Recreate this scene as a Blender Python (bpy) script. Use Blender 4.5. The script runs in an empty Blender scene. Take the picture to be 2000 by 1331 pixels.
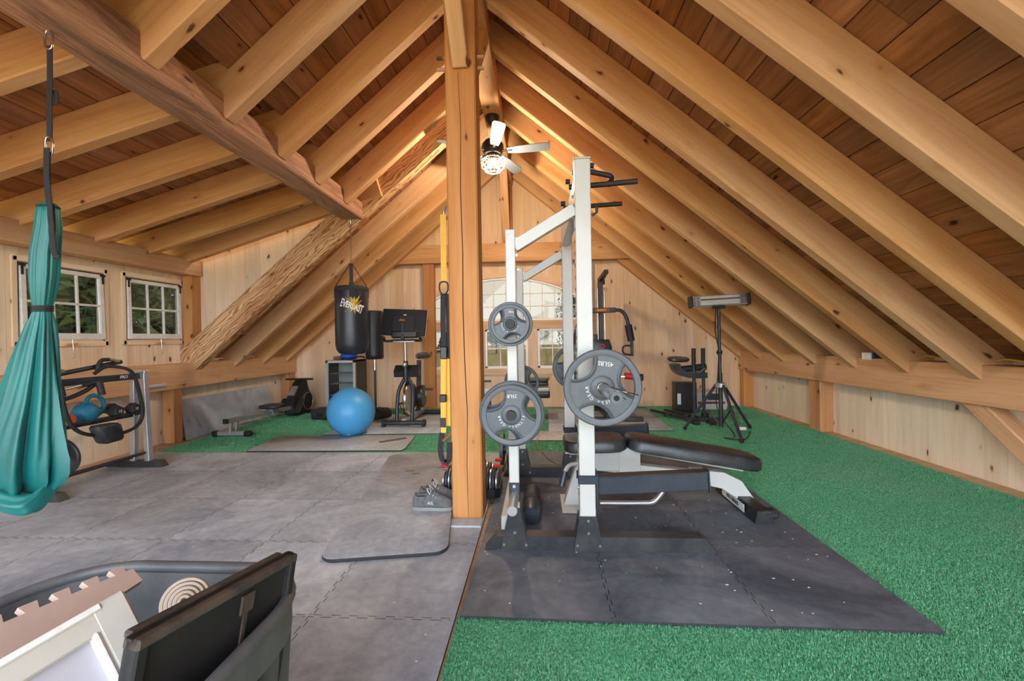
import bpy, math, random
import numpy as np
from math import sin, cos, pi, radians, atan, atan2, sqrt
from mathutils import Matrix, Vector, noise

scene = bpy.context.scene
C = scene.collection

# ------------------------------------------------------------------ camera
F_PX, YAW, PIT, ROL, CAM_H = 800.0, 0.062, 0.0036, -0.0171, 1.15
def _cam_axes():
    fw = Vector((-sin(YAW), cos(YAW), 0)); rt = Vector((cos(YAW), sin(YAW), 0)); up = Vector((0, 0, 1))
    fw2 = fw * cos(PIT) - up * sin(PIT); up2 = up * cos(PIT) + fw * sin(PIT)
    return rt * cos(ROL) + up2 * sin(ROL), up2 * cos(ROL) - rt * sin(ROL), fw2
RT, UP, FW = _cam_axes()
cam_data = bpy.data.cameras.new('camera')
cam_data.sensor_width = 36.0
cam_data.lens = F_PX / 2000.0 * 36.0
cam_data.clip_start = 0.02
cam_data.clip_end = 1000
cam = bpy.data.objects.new('camera', cam_data)
C.objects.link(cam)
m = Matrix((RT, UP, -FW)).transposed().to_4x4()
m.translation = (0, 0, CAM_H)
cam.matrix_world = m
scene.camera = cam

# ------------------------------------------------------------------ sky, exposure
world = bpy.data.worlds.new('overcast_sky')
scene.world = world
world.use_nodes = True
wn = world.node_tree.nodes; wl = world.node_tree.links
wn['Background'].inputs['Color'].default_value = (0.82, 0.91, 1.0, 1)
wn['Background'].inputs['Strength'].default_value = 2.0
vs = scene.view_settings
vs.view_transform = 'Standard'
vs.look = 'None'
vs.exposure = 2.32
vs.gamma = 1.0
vs.use_curve_mapping = False
scene.cycles.caustics_reflective = False
scene.cycles.caustics_refractive = False
scene.cycles.max_bounces = 8

# ------------------------------------------------------------------ measuring helpers (photo ray -> place in the room)
def _ray(u, v): return RT * ((u - 1000) / F_PX) - UP * ((v - 665.5) / F_PX) + FW
def G(u, v, z=0.0):
    d = _ray(u, v); t = (z - CAM_H) / d.z; return Vector((d.x * t, d.y * t, z))
def AY(u, v, Y):
    d = _ray(u, v); t = Y / d.y; return Vector((d.x * t, Y, CAM_H + d.z * t))
def AX(u, v, X):
    d = _ray(u, v); t = X / d.x; return Vector((X, d.y * t, CAM_H + d.z * t))

# ------------------------------------------------------------------ mesh builder
def frame(p0, p1, up=(0, 0, 1)):
    p0 = Vector(p0); p1 = Vector(p1)
    x = (p1 - p0); L = x.length; x = x / L
    up = Vector(up)
    y = up.cross(x)
    if y.length < 1e-5: y = Vector((0, 1, 0)).cross(x)
    if y.length < 1e-5: y = Vector((1, 0, 0)).cross(x)
    y.normalize(); z = x.cross(y)
    M = Matrix((x, y, z)).transposed().to_4x4(); M.translation = p0
    return M, L
def euler(rx=0, ry=0, rz=0):
    return Matrix.Rotation(rz, 4, 'Z') @ Matrix.Rotation(ry, 4, 'Y') @ Matrix.Rotation(rx, 4, 'X')
def T(x, y=None, z=None):
    return Matrix.Translation(Vector(x) if y is None else Vector((x, y, z)))

class MB:
    def __init__(s): s.v = []; s.f = []; s.m = []
    def add(s, vs_, fs, M=None, mi=0):
        o = len(s.v)
        if M is not None: vs_ = [M @ Vector(p) for p in vs_]
        s.v += [tuple(p) for p in vs_]
        s.f += [tuple(i + o for i in f) for f in fs]
        s.m += [mi] * len(fs)
        return s
    def box(s, c, size, M=None, b=0.0, mi=0):
        cx, cy, cz = c; hx, hy, hz = [k / 2 for k in size]
        b = min(b, hx * .9, hy * .9, hz * .9)
        if b <= 0:
            vv = [(cx + i * hx, cy + j * hy, cz + k * hz) for k in (-1, 1) for j in (-1, 1) for i in (-1, 1)]
            ff = [(0, 2, 3, 1), (4, 5, 7, 6), (0, 1, 5, 4), (2, 6, 7, 3), (0, 4, 6, 2), (1, 3, 7, 5)]
            return s.add(vv, ff, M, mi)
        vv = []; idx = {}
        for i in (-1, 1):
            for j in (-1, 1):
                for k in (-1, 1):
                    for a, d in (('x', (0, b, b)), ('y', (b, 0, b)), ('z', (b, b, 0))):
                        idx[(i, j, k, a)] = len(vv)
                        vv.append((cx + i * (hx - d[0]), cy + j * (hy - d[1]), cz + k * (hz - d[2])))
        ff = []
        q = [(-1, -1), (1, -1), (1, 1), (-1, 1)]
        for e in (-1, 1):
            fx = [idx[(e, a, c2, 'x')] for a, c2 in q]; fy = [idx[(a, e, c2, 'y')] for a, c2 in q]; fz = [idx[(a, c2, e, 'z')] for a, c2 in q]
            ff += [fx if e > 0 else fx[::-1], fy if e < 0 else fy[::-1], fz if e > 0 else fz[::-1]]
        for i in (-1, 1):
            for j in (-1, 1):
                f = [idx[(i, j, -1, 'x')], idx[(i, j, -1, 'y')], idx[(i, j, 1, 'y')], idx[(i, j, 1, 'x')]]
                ff.append(f if i * j > 0 else f[::-1])
                f = [idx[(i, -1, j, 'x')], idx[(i, 1, j, 'x')], idx[(i, 1, j, 'z')], idx[(i, -1, j, 'z')]]
                ff.append(f if i * j > 0 else f[::-1])
                f = [idx[(-1, i, j, 'y')], idx[(-1, i, j, 'z')], idx[(1, i, j, 'z')], idx[(1, i, j, 'y')]]
                ff.append(f if i * j > 0 else f[::-1])
                for k in (-1, 1):
                    f = [idx[(i, j, k, 'x')], idx[(i, j, k, 'y')], idx[(i, j, k, 'z')]]
                    ff.append(f if i * j * k > 0 else f[::-1])
        return s.add(vv, ff, M, mi)
    def bar(s, p0, p1, w, h, up=(0, 0, 1), b=0.0, mi=0):
        M, L = frame(p0, p1, up)
        return s.box((L / 2, 0, 0), (L, w, h), M, b, mi)
    def tube(s, pts, r, n=10, closed=False, caps=True, mi=0, flat=1.0):
        pts = [Vector(p) for p in pts]; N = len(pts)
        rs = r if isinstance(r, (list, tuple)) else [r] * N
        vv = []; prev = None
        for i, p in enumerate(pts):
            if closed: t = pts[(i + 1) % N] - pts[i - 1]
            else: t = pts[min(i + 1, N - 1)] - pts[max(i - 1, 0)]
            t.normalize()
            if prev is None:
                a = Vector((0, 0, 1)) if abs(t.z) < .9 else Vector((1, 0, 0))
                u_ = t.cross(a).normalized()
            else:
                u_ = (prev - t * prev.dot(t)).normalized()
            prev = u_; w_ = t.cross(u_)
            for k in range(n):
                an = 2 * pi * k / n
                vv.append(p + u_ * (rs[i] * cos(an)) + w_ * (rs[i] * flat * sin(an)))
        ff = []
        for i in range(N if closed else N - 1):
            j = (i + 1) % N
            for k in range(n):
                k2 = (k + 1) % n
                ff.append((i * n + k, i * n + k2, j * n + k2, j * n + k))
        if caps and not closed:
            ff.append(tuple(range(n))[::-1]); ff.append(tuple((N - 1) * n + k for k in range(n)))
        return s.add(vv, ff, None, mi)
    def cyl(s, p0, p1, r, n=16, r2=None, mi=0):
        M, L = frame(p0, p1); r2 = r if r2 is None else r2
        vv = [(0, r * cos(2 * pi * k / n), r * sin(2 * pi * k / n)) for k in range(n)] + [(L, r2 * cos(2 * pi * k / n), r2 * sin(2 * pi * k / n)) for k in range(n)]
        ff = [(k, (k + 1) % n, n + (k + 1) % n, n + k) for k in range(n)] + [tuple(range(n))[::-1], tuple(range(n, 2 * n))]
        return s.add(vv, ff, M, mi)
    def lathe(s, prof, n=24, M=None, closed=False, mi=0):
        vv = []; N = len(prof)
        for r, z in prof:
            for k in range(n):
                a = 2 * pi * k / n; vv.append((r * cos(a), r * sin(a), z))
        ff = []
        for i in range(N if closed else N - 1):
            j = (i + 1) % N
            for k in range(n):
                k2 = (k + 1) % n
                ff.append((i * n + k, i * n + k2, j * n + k2, j * n + k))
        if not closed:
            if prof[0][0] > 1e-6: ff.append(tuple(range(n))[::-1])
            if prof[-1][0] > 1e-6: ff.append(tuple((N - 1) * n + k for k in range(n)))
        return s.add(vv, ff, M, mi)
    def prism(s, poly, z0, z1, M=None, mi=0):
        n = len(poly)
        area = sum(poly[i][0] * poly[(i + 1) % n][1] - poly[(i + 1) % n][0] * poly[i][1] for i in range(n))
        if area < 0: poly = poly[::-1]
        vv = [(x, y, z0) for x, y in poly] + [(x, y, z1) for x, y in poly]
        ff = [tuple(range(n))[::-1], tuple(range(n, 2 * n))] + [(i, (i + 1) % n, n + (i + 1) % n, n + i) for i in range(n)]
        return s.add(vv, ff, M, mi)
    def sphere(s, c, r, n=16, sc=(1, 1, 1), M=None, mi=0):
        k = max(6, n // 2)
        prof = [(r * sin(pi * i / k), -r * cos(pi * i / k)) for i in range(k + 1)]
        prof[0] = (1e-7, -r); prof[-1] = (1e-7, r)
        MM = T(c) @ Matrix.Diagonal((*sc, 1))
        return s.lathe(prof, n, MM if M is None else M @ MM, mi=mi)
    def torus(s, c, R, r, n=24, k=8, M=None, mi=0):
        prof = [(R + r * cos(2 * pi * i / k), r * sin(2 * pi * i / k)) for i in range(k)]
        return s.lathe(prof, n, T(c) if M is None else M @ T(c), closed=True, mi=mi)
    def loft(s, rings, caps=True, mi=0):
        n = len(rings[0]); vv = [p for r in rings for p in r]; ff = []
        for i in range(len(rings) - 1):
            for k in range(n):
                k2 = (k + 1) % n
                ff.append((i * n + k, i * n + k2, (i + 1) * n + k2, (i + 1) * n + k))
        if caps:
            ff.append(tuple(range(n))[::-1]); ff.append(tuple((len(rings) - 1) * n + k for k in range(n)))
        return s.add(vv, ff, None, mi)
    def mesh(s, name):
        me = bpy.data.meshes.new(name)
        me.from_pydata(s.v, [], s.f)
        if any(s.m): me.polygons.foreach_set('material_index', s.m)
        return me
    def build(s, name, mat, parent=None, smooth=35, world=True, M=None, label=None):
        """one mesh object; world: vertices are given in room coordinates, else in the parent's"""
        if M is None and s.v:
            a = np.array(s.v); c = (a.min(0) + a.max(0)) / 2
            if world or parent is None:
                s.v = [tuple(p) for p in (a - c)]; M = T(*c)
            else:
                s.v = [tuple(p) for p in (a - c)]; M = T(*c)
        me = s.mesh(name)
        return obj(name, me, mat, parent, M, smooth, world, label)

def obj(name, me, mat, parent=None, M=None, smooth=35, world=True, label=None):
    if mat is not None and len(me.materials) == 0:
        for mm in (mat if isinstance(mat, (list, tuple)) else [mat]):
            me.materials.append(MT[mm] if isinstance(mm, str) else mm)
    if smooth and not me.get('sm'):
        me.shade_smooth(); me.set_sharp_from_angle(angle=radians(smooth)); me['sm'] = 1
    o = bpy.data.objects.new(name, me); C.objects.link(o)
    o.matrix_basis = M if M is not None else Matrix.Identity(4)
    if parent is not None:
        o.parent = parent
        if world: o.matrix_parent_inverse = wmat(parent).inverted()
    if label: o['label'] = label
    return o
def wmat(o):
    return o.matrix_basis.copy() if o.parent is None else wmat(o.parent) @ o.matrix_parent_inverse @ o.matrix_basis
def tag(o, label, cat, group=None):
    o['label'] = label; o['category'] = cat
    if group: o['group'] = group
    return o
def thing(name, label, cat, loc=(0, 0, 0), rz=0, group=None):
    o = bpy.data.objects.new(name, None); C.objects.link(o); o.empty_display_size = .05
    o.matrix_basis = T(*loc) @ Matrix.Rotation(rz, 4, 'Z')
    return tag(o, label, cat, group)
def setting(name, loc=(0, 0, 0)):
    o = bpy.data.objects.new(name, None); C.objects.link(o); o.empty_display_size = .05
    o.matrix_basis = T(*loc); o['kind'] = 'structure'
    return o
def dup(root, M, label=None, group=None):
    r = root.copy(); C.objects.link(r); r.matrix_basis = M
    if label: r['label'] = label
    if group: r['group'] = group
    for ch in list(root.children):
        c = ch.copy(); C.objects.link(c); c.parent = r
        for g in list(ch.children):
            d = g.copy(); C.objects.link(d); d.parent = c
    return r
def bez(pts, n=8, closed=False):
    """Catmull-Rom through the points"""
    P = [Vector(p) for p in pts]; N = len(P); out = []
    for i in range(N if closed else N - 1):
        a = P[i - 1] if (i > 0 or closed) else P[0]; b = P[i]; c = P[(i + 1) % N]; d = P[(i + 2) % N] if (i + 2 < N or closed) else P[-1]
        for k in range(n):
            t = k / n
            out.append(.5 * ((2 * b) + (c - a) * t + (2 * a - 5 * b + 4 * c - d) * t * t + (3 * b - a - 3 * c + d) * t ** 3))
    if not closed: out.append(P[-1])
    return out
def text_mb(s, size, depth=.001, M=None, mb=None, align='CENTER', shear=0, bold=0, spacing=1.0, fn=None):
    cu = bpy.data.curves.new('t', 'FONT'); cu.body = s; cu.size = size; cu.extrude = depth / 2; cu.align_x = align; cu.align_y = 'CENTER'
    cu.shear = shear; cu.offset = bold; cu.space_character = spacing; cu.resolution_u = 3
    o = bpy.data.objects.new('t', cu); me = o.to_mesh()
    vv = [tuple(v.co) for v in me.vertices]; ff = [tuple(p.vertices) for p in me.polygons]
    o.to_mesh_clear(); bpy.data.objects.remove(o); bpy.data.curves.remove(cu)
    if fn: vv = [fn(p) for p in vv]
    mb = mb or MB()
    return mb.add(vv, ff, M)
def flat_curve_mb(splines, depth, M=None, mb=None):
    """2D outlines (first outer, the rest holes) filled and given a thickness"""
    cu = bpy.data.curves.new('c', 'CURVE'); cu.dimensions = '2D'; cu.fill_mode = 'BOTH'; cu.extrude = depth / 2
    for sp in splines:
        p = cu.splines.new('POLY'); p.points.add(len(sp) - 1)
        for i, q in enumerate(sp): p.points[i].co = (q[0], q[1], 0, 1)
        p.use_cyclic_u = True
    o = bpy.data.objects.new('c', cu); me = o.to_mesh()
    vv = [tuple(v.co) for v in me.vertices]; ff = [tuple(p.vertices) for p in me.polygons]
    o.to_mesh_clear(); bpy.data.objects.remove(o); bpy.data.curves.remove(cu)
    mb = mb or MB()
    return mb.add(vv, ff, M)

# ------------------------------------------------------------------ materials
MT = {}
def srgb(r, g, b):
    f = lambda c: (c / 255 / 12.92) if c / 255 <= .04045 else ((c / 255 + .055) / 1.055) ** 2.4
    return (f(r), f(g), f(b), 1)
def new_mat(name):
    mt = bpy.data.materials.new(name); mt.use_nodes = True
    MT[name] = mt
    return mt, mt.node_tree.nodes, mt.node_tree.links, mt.node_tree.nodes['Principled BSDF']
def plain(name, col, rough=.5, metal=0.0, spec=.5, var=.12, scale=8.0, bump=0.0, bscale=60.0, coat=0.0, dust=None, dscale=3.0):
    mt, N, L, B = new_mat(name)
    tc = N.new('ShaderNodeTexCoord')
    nz = N.new('ShaderNodeTexNoise'); nz.inputs['Scale'].default_value = scale; nz.inputs['Detail'].default_value = 5; nz.inputs['Roughness'].default_value = .65
    L.new(tc.outputs['Object'], nz.inputs['Vector'])
    r = N.new('ShaderNodeValToRGB')
    c = srgb(*col)
    r.color_ramp.elements[0].position = .3; r.color_ramp.elements[1].position = .7
    r.color_ramp.elements[0].color = (c[0] * (1 - var), c[1] * (1 - var), c[2] * (1 - var), 1)
    r.color_ramp.elements[1].color = (min(1, c[0] * (1 + var)), min(1, c[1] * (1 + var)), min(1, c[2] * (1 + var)), 1)
    L.new(nz.outputs['Fac'], r.inputs['Fac'])
    out = r.outputs['Color']
    if dust:
        n2 = N.new('ShaderNodeTexNoise'); n2.inputs['Scale'].default_value = dscale; n2.inputs['Detail'].default_value = 8; n2.inputs['Roughness'].default_value = .7
        L.new(tc.outputs['Object'], n2.inputs['Vector'])
        r2 = N.new('ShaderNodeValToRGB'); r2.color_ramp.elements[0].position = .42; r2.color_ramp.elements[1].position = .75
        r2.color_ramp.elements[1].color = (dust[3], dust[3], dust[3], 1)
        L.new(n2.outputs['Fac'], r2.inputs['Fac'])
        mx = N.new('ShaderNodeMix'); mx.data_type = 'RGBA'
        L.new(r2.outputs['Color'], mx.inputs['Factor']); L.new(out, mx.inputs[6]); mx.inputs[7].default_value = srgb(*dust[:3])
        out = mx.outputs[2]
    L.new(out, B.inputs['Base Color'])
    B.inputs['Roughness'].default_value = rough; B.inputs['Metallic'].default_value = metal; B.inputs['Specular IOR Level'].default_value = spec
    B.inputs['Coat Weight'].default_value = coat
    if bump:
        n3 = N.new('ShaderNodeTexNoise'); n3.inputs['Scale'].default_value = bscale; n3.inputs['Detail'].default_value = 4
        L.new(tc.outputs['Object'], n3.inputs['Vector'])
        bp = N.new('ShaderNodeBump'); bp.inputs['Strength'].default_value = bump; bp.inputs['Distance'].default_value = .004
        L.new(n3.outputs['Fac'], bp.inputs['Height']); L.new(bp.outputs['Normal'], B.inputs['Normal'])
    return mt
def wood(name, light, dark, knot=(70, 38, 18), knots=.55, grain=1.0, rough=.62, var=.18, ring=0.0, stain=None, stain_amt=.5, seed=0.0, pattern=.45):
    """timber with its grain along the local X axis; every piece offsets the pattern and tone by its own random number"""
    mt, N, L, B = new_mat(name)
    tc = N.new('ShaderNodeTexCoord'); oi = N.new('ShaderNodeObjectInfo')
    off = N.new('ShaderNodeVectorMath'); off.operation = 'MULTIPLY_ADD'
    cb = N.new('ShaderNodeCombineXYZ')
    for i, k in enumerate((37.0, 53.0, 71.0)):
        ml = N.new('ShaderNodeMath'); ml.operation = 'MULTIPLY_ADD'; ml.inputs[1].default_value = k; ml.inputs[2].default_value = seed
        L.new(oi.outputs['Random'], ml.inputs[0]); L.new(ml.outputs[0], cb.inputs[i])
    ad = N.new('ShaderNodeVectorMath'); ad.operation = 'ADD'
    L.new(tc.outputs['Object'], ad.inputs[0]); L.new(cb.outputs[0], ad.inputs[1])
    def nz(scale, sv, detail=4, dist=0.0, rgh=.6):
        mp = N.new('ShaderNodeMapping'); mp.inputs['Scale'].default_value = sv
        L.new(ad.outputs[0], mp.inputs['Vector'])
        n = N.new('ShaderNodeTexNoise'); n.inputs['Scale'].default_value = scale; n.inputs['Detail'].default_value = detail; n.inputs['Distortion'].default_value = dist; n.inputs['Roughness'].default_value = rgh
        L.new(mp.outputs[0], n.inputs['Vector']); return n
    # broad tone + cathedral grain
    n1 = nz(1.0, (.5, 5, 5), 3, .8)
    if ring > 0:
        wv = N.new('ShaderNodeTexWave'); wv.wave_type = 'BANDS'; wv.bands_direction = 'Z'
        mp = N.new('ShaderNodeMapping'); mp.inputs['Scale'].default_value = (.55, 2.0, 2.0)
        L.new(ad.outputs[0], mp.inputs['Vector']); L.new(mp.outputs[0], wv.inputs['Vector'])
        wv.inputs['Scale'].default_value = 5.0 * ring; wv.inputs['Distortion'].default_value = 14.0; wv.inputs['Detail'].default_value = 2; wv.inputs['Detail Scale'].default_value = 1.3; wv.inputs['Detail Roughness'].default_value = .45
    n2 = nz(1.0, (1.6 * grain, 60 * grain, 60 * grain), 4)
    r1 = N.new('ShaderNodeValToRGB'); r1.color_ramp.elements[0].position = .3; r1.color_ramp.elements[1].position = .68
    r1.color_ramp.elements[0].color = srgb(*dark); r1.color_ramp.elements[1].color = srgb(*light)
    L.new(n1.outputs['Fac'], r1.inputs['Fac'])
    out = r1.outputs['Color']
    def mixc(fac, c_out, mode, colour, famt=1.0):
        mx = N.new('ShaderNodeMix'); mx.data_type = 'RGBA'; mx.blend_type = mode
        if fac is None: mx.inputs['Factor'].default_value = famt
        else: L.new(fac, mx.inputs['Factor'])
        L.new(c_out, mx.inputs[6])
        if isinstance(colour, tuple): mx.inputs[7].default_value = colour
        else: L.new(colour, mx.inputs[7])
        return mx.outputs[2]
    def ramp(sock, p0, p1, v0=0.0, v1=1.0):
        r = N.new('ShaderNodeMapRange'); r.inputs['From Min'].default_value = p0; r.inputs['From Max'].default_value = p1
        r.inputs['To Min'].default_value = v0; r.inputs['To Max'].default_value = v1
        L.new(sock, r.inputs['Value']); return r.outputs['Result']
    if ring > 0: out = mixc(ramp(wv.outputs['Fac'], .45, .95, 0, .75), out, 'MULTIPLY', srgb(*dark))
    out = mixc(ramp(n2.outputs['Fac'], .45, .72, 0, pattern), out, 'MULTIPLY', srgb(*dark))
    # per piece tone
    tone = N.new('ShaderNodeHueSaturation')
    L.new(out, tone.inputs['Color'])
    rn = N.new('ShaderNodeMath'); rn.operation = 'FRACT'
    r7 = N.new('ShaderNodeMath'); r7.operation = 'MULTIPLY'; r7.inputs[1].default_value = 7.31
    L.new(oi.outputs['Random'], r7.inputs[0]); L.new(r7.outputs[0], rn.inputs[0])
    L.new(ramp(rn.outputs[0], 0, 1, 1 - var, 1 + var), tone.inputs['Value'])
    L.new(ramp(oi.outputs['Random'], 0, 1, .92, 1.08), tone.inputs['Saturation'])
    out = tone.outputs['Color']
    if stain:
        n4 = nz(1.0, (1.1, 4, 4), 6, .8, .7)
        out = mixc(ramp(n4.outputs['Fac'], .52, .66, 0, stain_amt), out, 'MIX', srgb(*stain))
    if knots > 0:
        mp = N.new('ShaderNodeMapping'); mp.inputs['Scale'].default_value = (3.0, 6.5, 6.5)
        L.new(ad.outputs[0], mp.inputs['Vector'])
        wob = N.new('ShaderNodeTexNoise'); wob.inputs['Scale'].default_value = 3.0
        L.new(mp.outputs[0], wob.inputs['Vector'])
        wa = N.new('ShaderNodeVectorMath'); wa.operation = 'MULTIPLY_ADD'; wa.inputs[1].default_value = (.25, .25, .25)
        L.new(wob.outputs['Color'], wa.inputs[0]); L.new(mp.outputs[0], wa.inputs[2])
        vo = N.new('ShaderNodeTexVoronoi'); vo.inputs['Scale'].default_value = 1.0
        L.new(wa.outputs[0], vo.inputs['Vector'])
        sx = N.new('ShaderNodeSeparateColor'); L.new(vo.outputs['Color'], sx.inputs['Color'])
        pick = ramp(sx.outputs['Red'], knots - .02, knots, 1, 0)
        halo = ramp(vo.outputs['Distance'], .12, .26, .55, 0)
        core = ramp(vo.outputs['Distance'], .07, .12, .9, 0)
        for k, c in ((halo, dark), (core, knot)):
            mu = N.new('ShaderNodeMath'); mu.operation = 'MULTIPLY'
            L.new(k, mu.inputs[0]); L.new(pick, mu.inputs[1])
            out = mixc(mu.outputs[0], out, 'MIX', srgb(*c))
    L.new(out, B.inputs['Base Color'])
    B.inputs['Roughness'].default_value = rough; B.inputs['Specular IOR Level'].default_value = .25
    bp = N.new('ShaderNodeBump'); bp.inputs['Strength'].default_value = .25; bp.inputs['Distance'].default_value = .003
    L.new(n2.outputs['Fac'], bp.inputs['Height']); L.new(bp.outputs['Normal'], B.inputs['Normal'])
    return mt

wood('rafter_pine', (222, 180, 134), (194, 142, 94), knots=0.8, var=.06, pattern=0.22)
wood('roof_board', (184, 130, 88), (138, 92, 58), knot=(48, 26, 14), knots=0.75, var=.2, stain=(100, 68, 46), stain_amt=.45, pattern=0.4)
wood('post_pine', (206, 154, 106), (180, 124, 78), knot=(92, 40, 26), knots=.95, var=.04, pattern=0.18)
wood('plate_pine', (216, 172, 128), (188, 138, 94), knots=0.75, var=.05, pattern=0.25)
wood('gable_board', (236, 208, 176), (216, 180, 144), knots=0.7, var=.05, pattern=0.2)
wood('wall_board', (240, 226, 202), (222, 198, 166), knots=0.75, var=.06, pattern=0.2)
wood('dormer_board', (238, 218, 192), (218, 190, 158), knots=0.65, var=.07, pattern=0.25)
wood('brown_fir', (206, 158, 126), (164, 116, 88), knots=0.25, var=.02, grain=1.0, stain=(92, 76, 68), stain_amt=.7, pattern=0.7)
wood('ring_fir', (228, 196, 154), (168, 118, 78), knots=0.4, var=.02, ring=1.0, pattern=0.2)
wood('casing_pine', (226, 196, 166), (208, 172, 140), knots=.2, var=.05, pattern=.3)
wood('plywood', (206, 180, 148), (180, 150, 118), knots=.12, var=.04, pattern=.4)
plain('crack_dark', (52, 30, 18), .9, var=.1)
plain('white_paint', (226, 226, 224), .5, var=.05, dust=(150, 146, 140, .5), dscale=9)
plain('black_iron', (34, 34, 36), .5, .4)
plain('window_white', (238, 236, 232), .45, var=.03)
def glass(name, tint, rough=.02, gl=.08):
    mt, N, L, B = new_mat(name)
    N.remove(B)
    tr = N.new('ShaderNodeBsdfTransparent'); tr.inputs['Color'].default_value = tint
    g = N.new('ShaderNodeBsdfGlossy'); g.inputs['Roughness'].default_value = rough
    fr = N.new('ShaderNodeFresnel'); fr.inputs['IOR'].default_value = 1.35
    mx = N.new('ShaderNodeMixShader')
    L.new(fr.outputs[0], mx.inputs[0]); L.new(tr.outputs[0], mx.inputs[1]); L.new(g.outputs[0], mx.inputs[2])
    L.new(mx.outputs[0], N['Material Output'].inputs['Surface'])
glass('sky_dim_glass', (.30, .275, .235, 1))  # brown tint put in to dim the bright sky behind the gable panes
glass('clear_glass', (.78, .8, .8, 1))
glass('view_dim_glass', (.42, .43, .42, 1))  # grey tint put in to darken the view through the left windows

rnd = random.Random(7)
# ================================================================== the room shell
XR, XL, YG, RX, YB = 3.43, -4.39, 6.90, -0.50, -2.6
PR, PL = 3.25, -4.20                     # inner faces of the wall plates
SL = 0.84; A = atan(SL); ca, sa = cos(A), sin(A)
SD = 0.30; AD = atan(SD)
zR = lambda x: 0.79 + SL * (PR - x)      # underside of the rafters
zL = lambda x: 0.835 + SL * (x - PL)
zD = lambda x: 2.15 + SD * (x - PL)
RD = 0.235                               # rafter depth
YC = 4.93                                # dormer cheek

def slab(name, mat, parent, M, x0, x1, y0, y1, z0, z1, b=.004):
    mb = MB().box(((x0 + x1) / 2 - x0 - (x1 - x0) / 2, (y0 + y1) / 2, (z0 + z1) / 2), (x1 - x0, y1 - y0, z1 - z0), None, b)
    return obj(name, mb.mesh(name), mat, parent, M @ T((x0 + x1) / 2, 0, 0), 30)
def axes(x, y, o=(0, 0, 0)):
    x = Vector(x); y = Vector(y); z = x.cross(y)
    M = Matrix((x, y, z)).transposed().to_4x4(); M.translation = o
    return M
def beam(name, p0, p1, w, h, mat, parent, up=(0, 0, 1), b=.006, kind=None):
    M, Ln = frame(p0, p1, up)
    mb = MB().box((0, 0, 0), (Ln, w, h), None, b)
    return obj(name, mb.mesh(name), mat, parent, M @ T(Ln / 2, 0, 0), 30)
def plank(parent, mat, M, poly, t=.02, name='board'):
    """vertical board: poly of (height, along), surface on the plane of M, thickness behind it"""
    zs = [p[0] for p in poly]; ys = [p[1] for p in poly]
    cz, cy = (min(zs) + max(zs)) / 2, (min(ys) + max(ys)) / 2
    d = rnd.uniform(-.0012, .0012)
    mb = MB().prism([(z - cz, y - cy) for z, y in poly], -t, 0)
    return obj(name, mb.mesh(name), mat, parent, M @ T(cz, cy, d), 30)

# ---- floor
floor = MB().box(((XL + XR) / 2, (YG - 6) / 2, -.1), (XR - XL + .4, YG + 6, .2)).build('floor', 'plywood')  # pale floor runs on unseen behind the camera to bounce daylight upward
floor['kind'] = 'structure'

# ---- ceiling: boards, rafters, ridge
ceiling = setting('ceiling', (RX, 3, 3.9))
def roof_rows(parent, M, d0, d1, y0, y1, zlo, zhi, w=.195, joints=True):
    d = d0
    while d < d1 - .02:
        ww = min(w * rnd.uniform(.92, 1.08), d1 - d)
        cuts = [y0, y1]
        if joints and y1 - y0 > 3:
            cuts = [y0, y0 + (y1 - y0) * rnd.uniform(.3, .75), y1]
        for a, b_ in zip(cuts[:-1], cuts[1:]):
            slab('roof_board', 'roof_board', parent, M, a + .0015, b_ - .0015, d + .0025, d + ww - .0025, zlo, zhi, .003)
        d += ww
HS = RD                                    # sheathing sits on the rafters
LR = (PR - RX) / ca
MRr = axes((0, 1, 0), (-ca, 0, sa), (PR, 0, zR(PR)))
roof_rows(ceiling, MRr, -.55, LR + .24, YB, YG + .05, HS, HS + .02)
slab('roof_light_stop', 'roof_board', ceiling, MRr, YB, YG + .3, -.6, LR + .30, HS + .022, HS + .05)  # unseen sheet added above the boards to stop light leaking through gaps
MLl = axes((0, 1, 0), (ca, 0, sa), (PL, 0, zL(PL)))
LL = (RX - PL) / ca
dv = 2.33 / ca
roof_rows(ceiling, MLl, dv, LL + .24, YB, YC, -HS - .02, -HS)
slab('roof_light_stop', 'roof_board', ceiling, MLl, YB, YC, dv + .1, LL + .30, -HS - .05, -HS - .022)
roof_rows(ceiling, MLl, -.55, LL + .24, YC, YG + .05, -HS - .02, -HS, joints=False)
slab('roof_light_stop', 'roof_board', ceiling, MLl, YC, YG + .3, -.6, LL + .30, -HS - .05, -HS - .022)
cd, sd_ = cos(AD), sin(AD)
MDd = axes((0, 1, 0), (cd, 0, sd_), (PL, 0, zD(PL)))
roof_rows(ceiling, MDd, -.5, 2.33 / cd, YB, YC + .02, -HS - .02, -HS)
slab('roof_light_stop', 'roof_board', ceiling, MDd, YB, YC + .04, -.5, 2.33 / cd, -HS - .05, -HS - .022)

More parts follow.
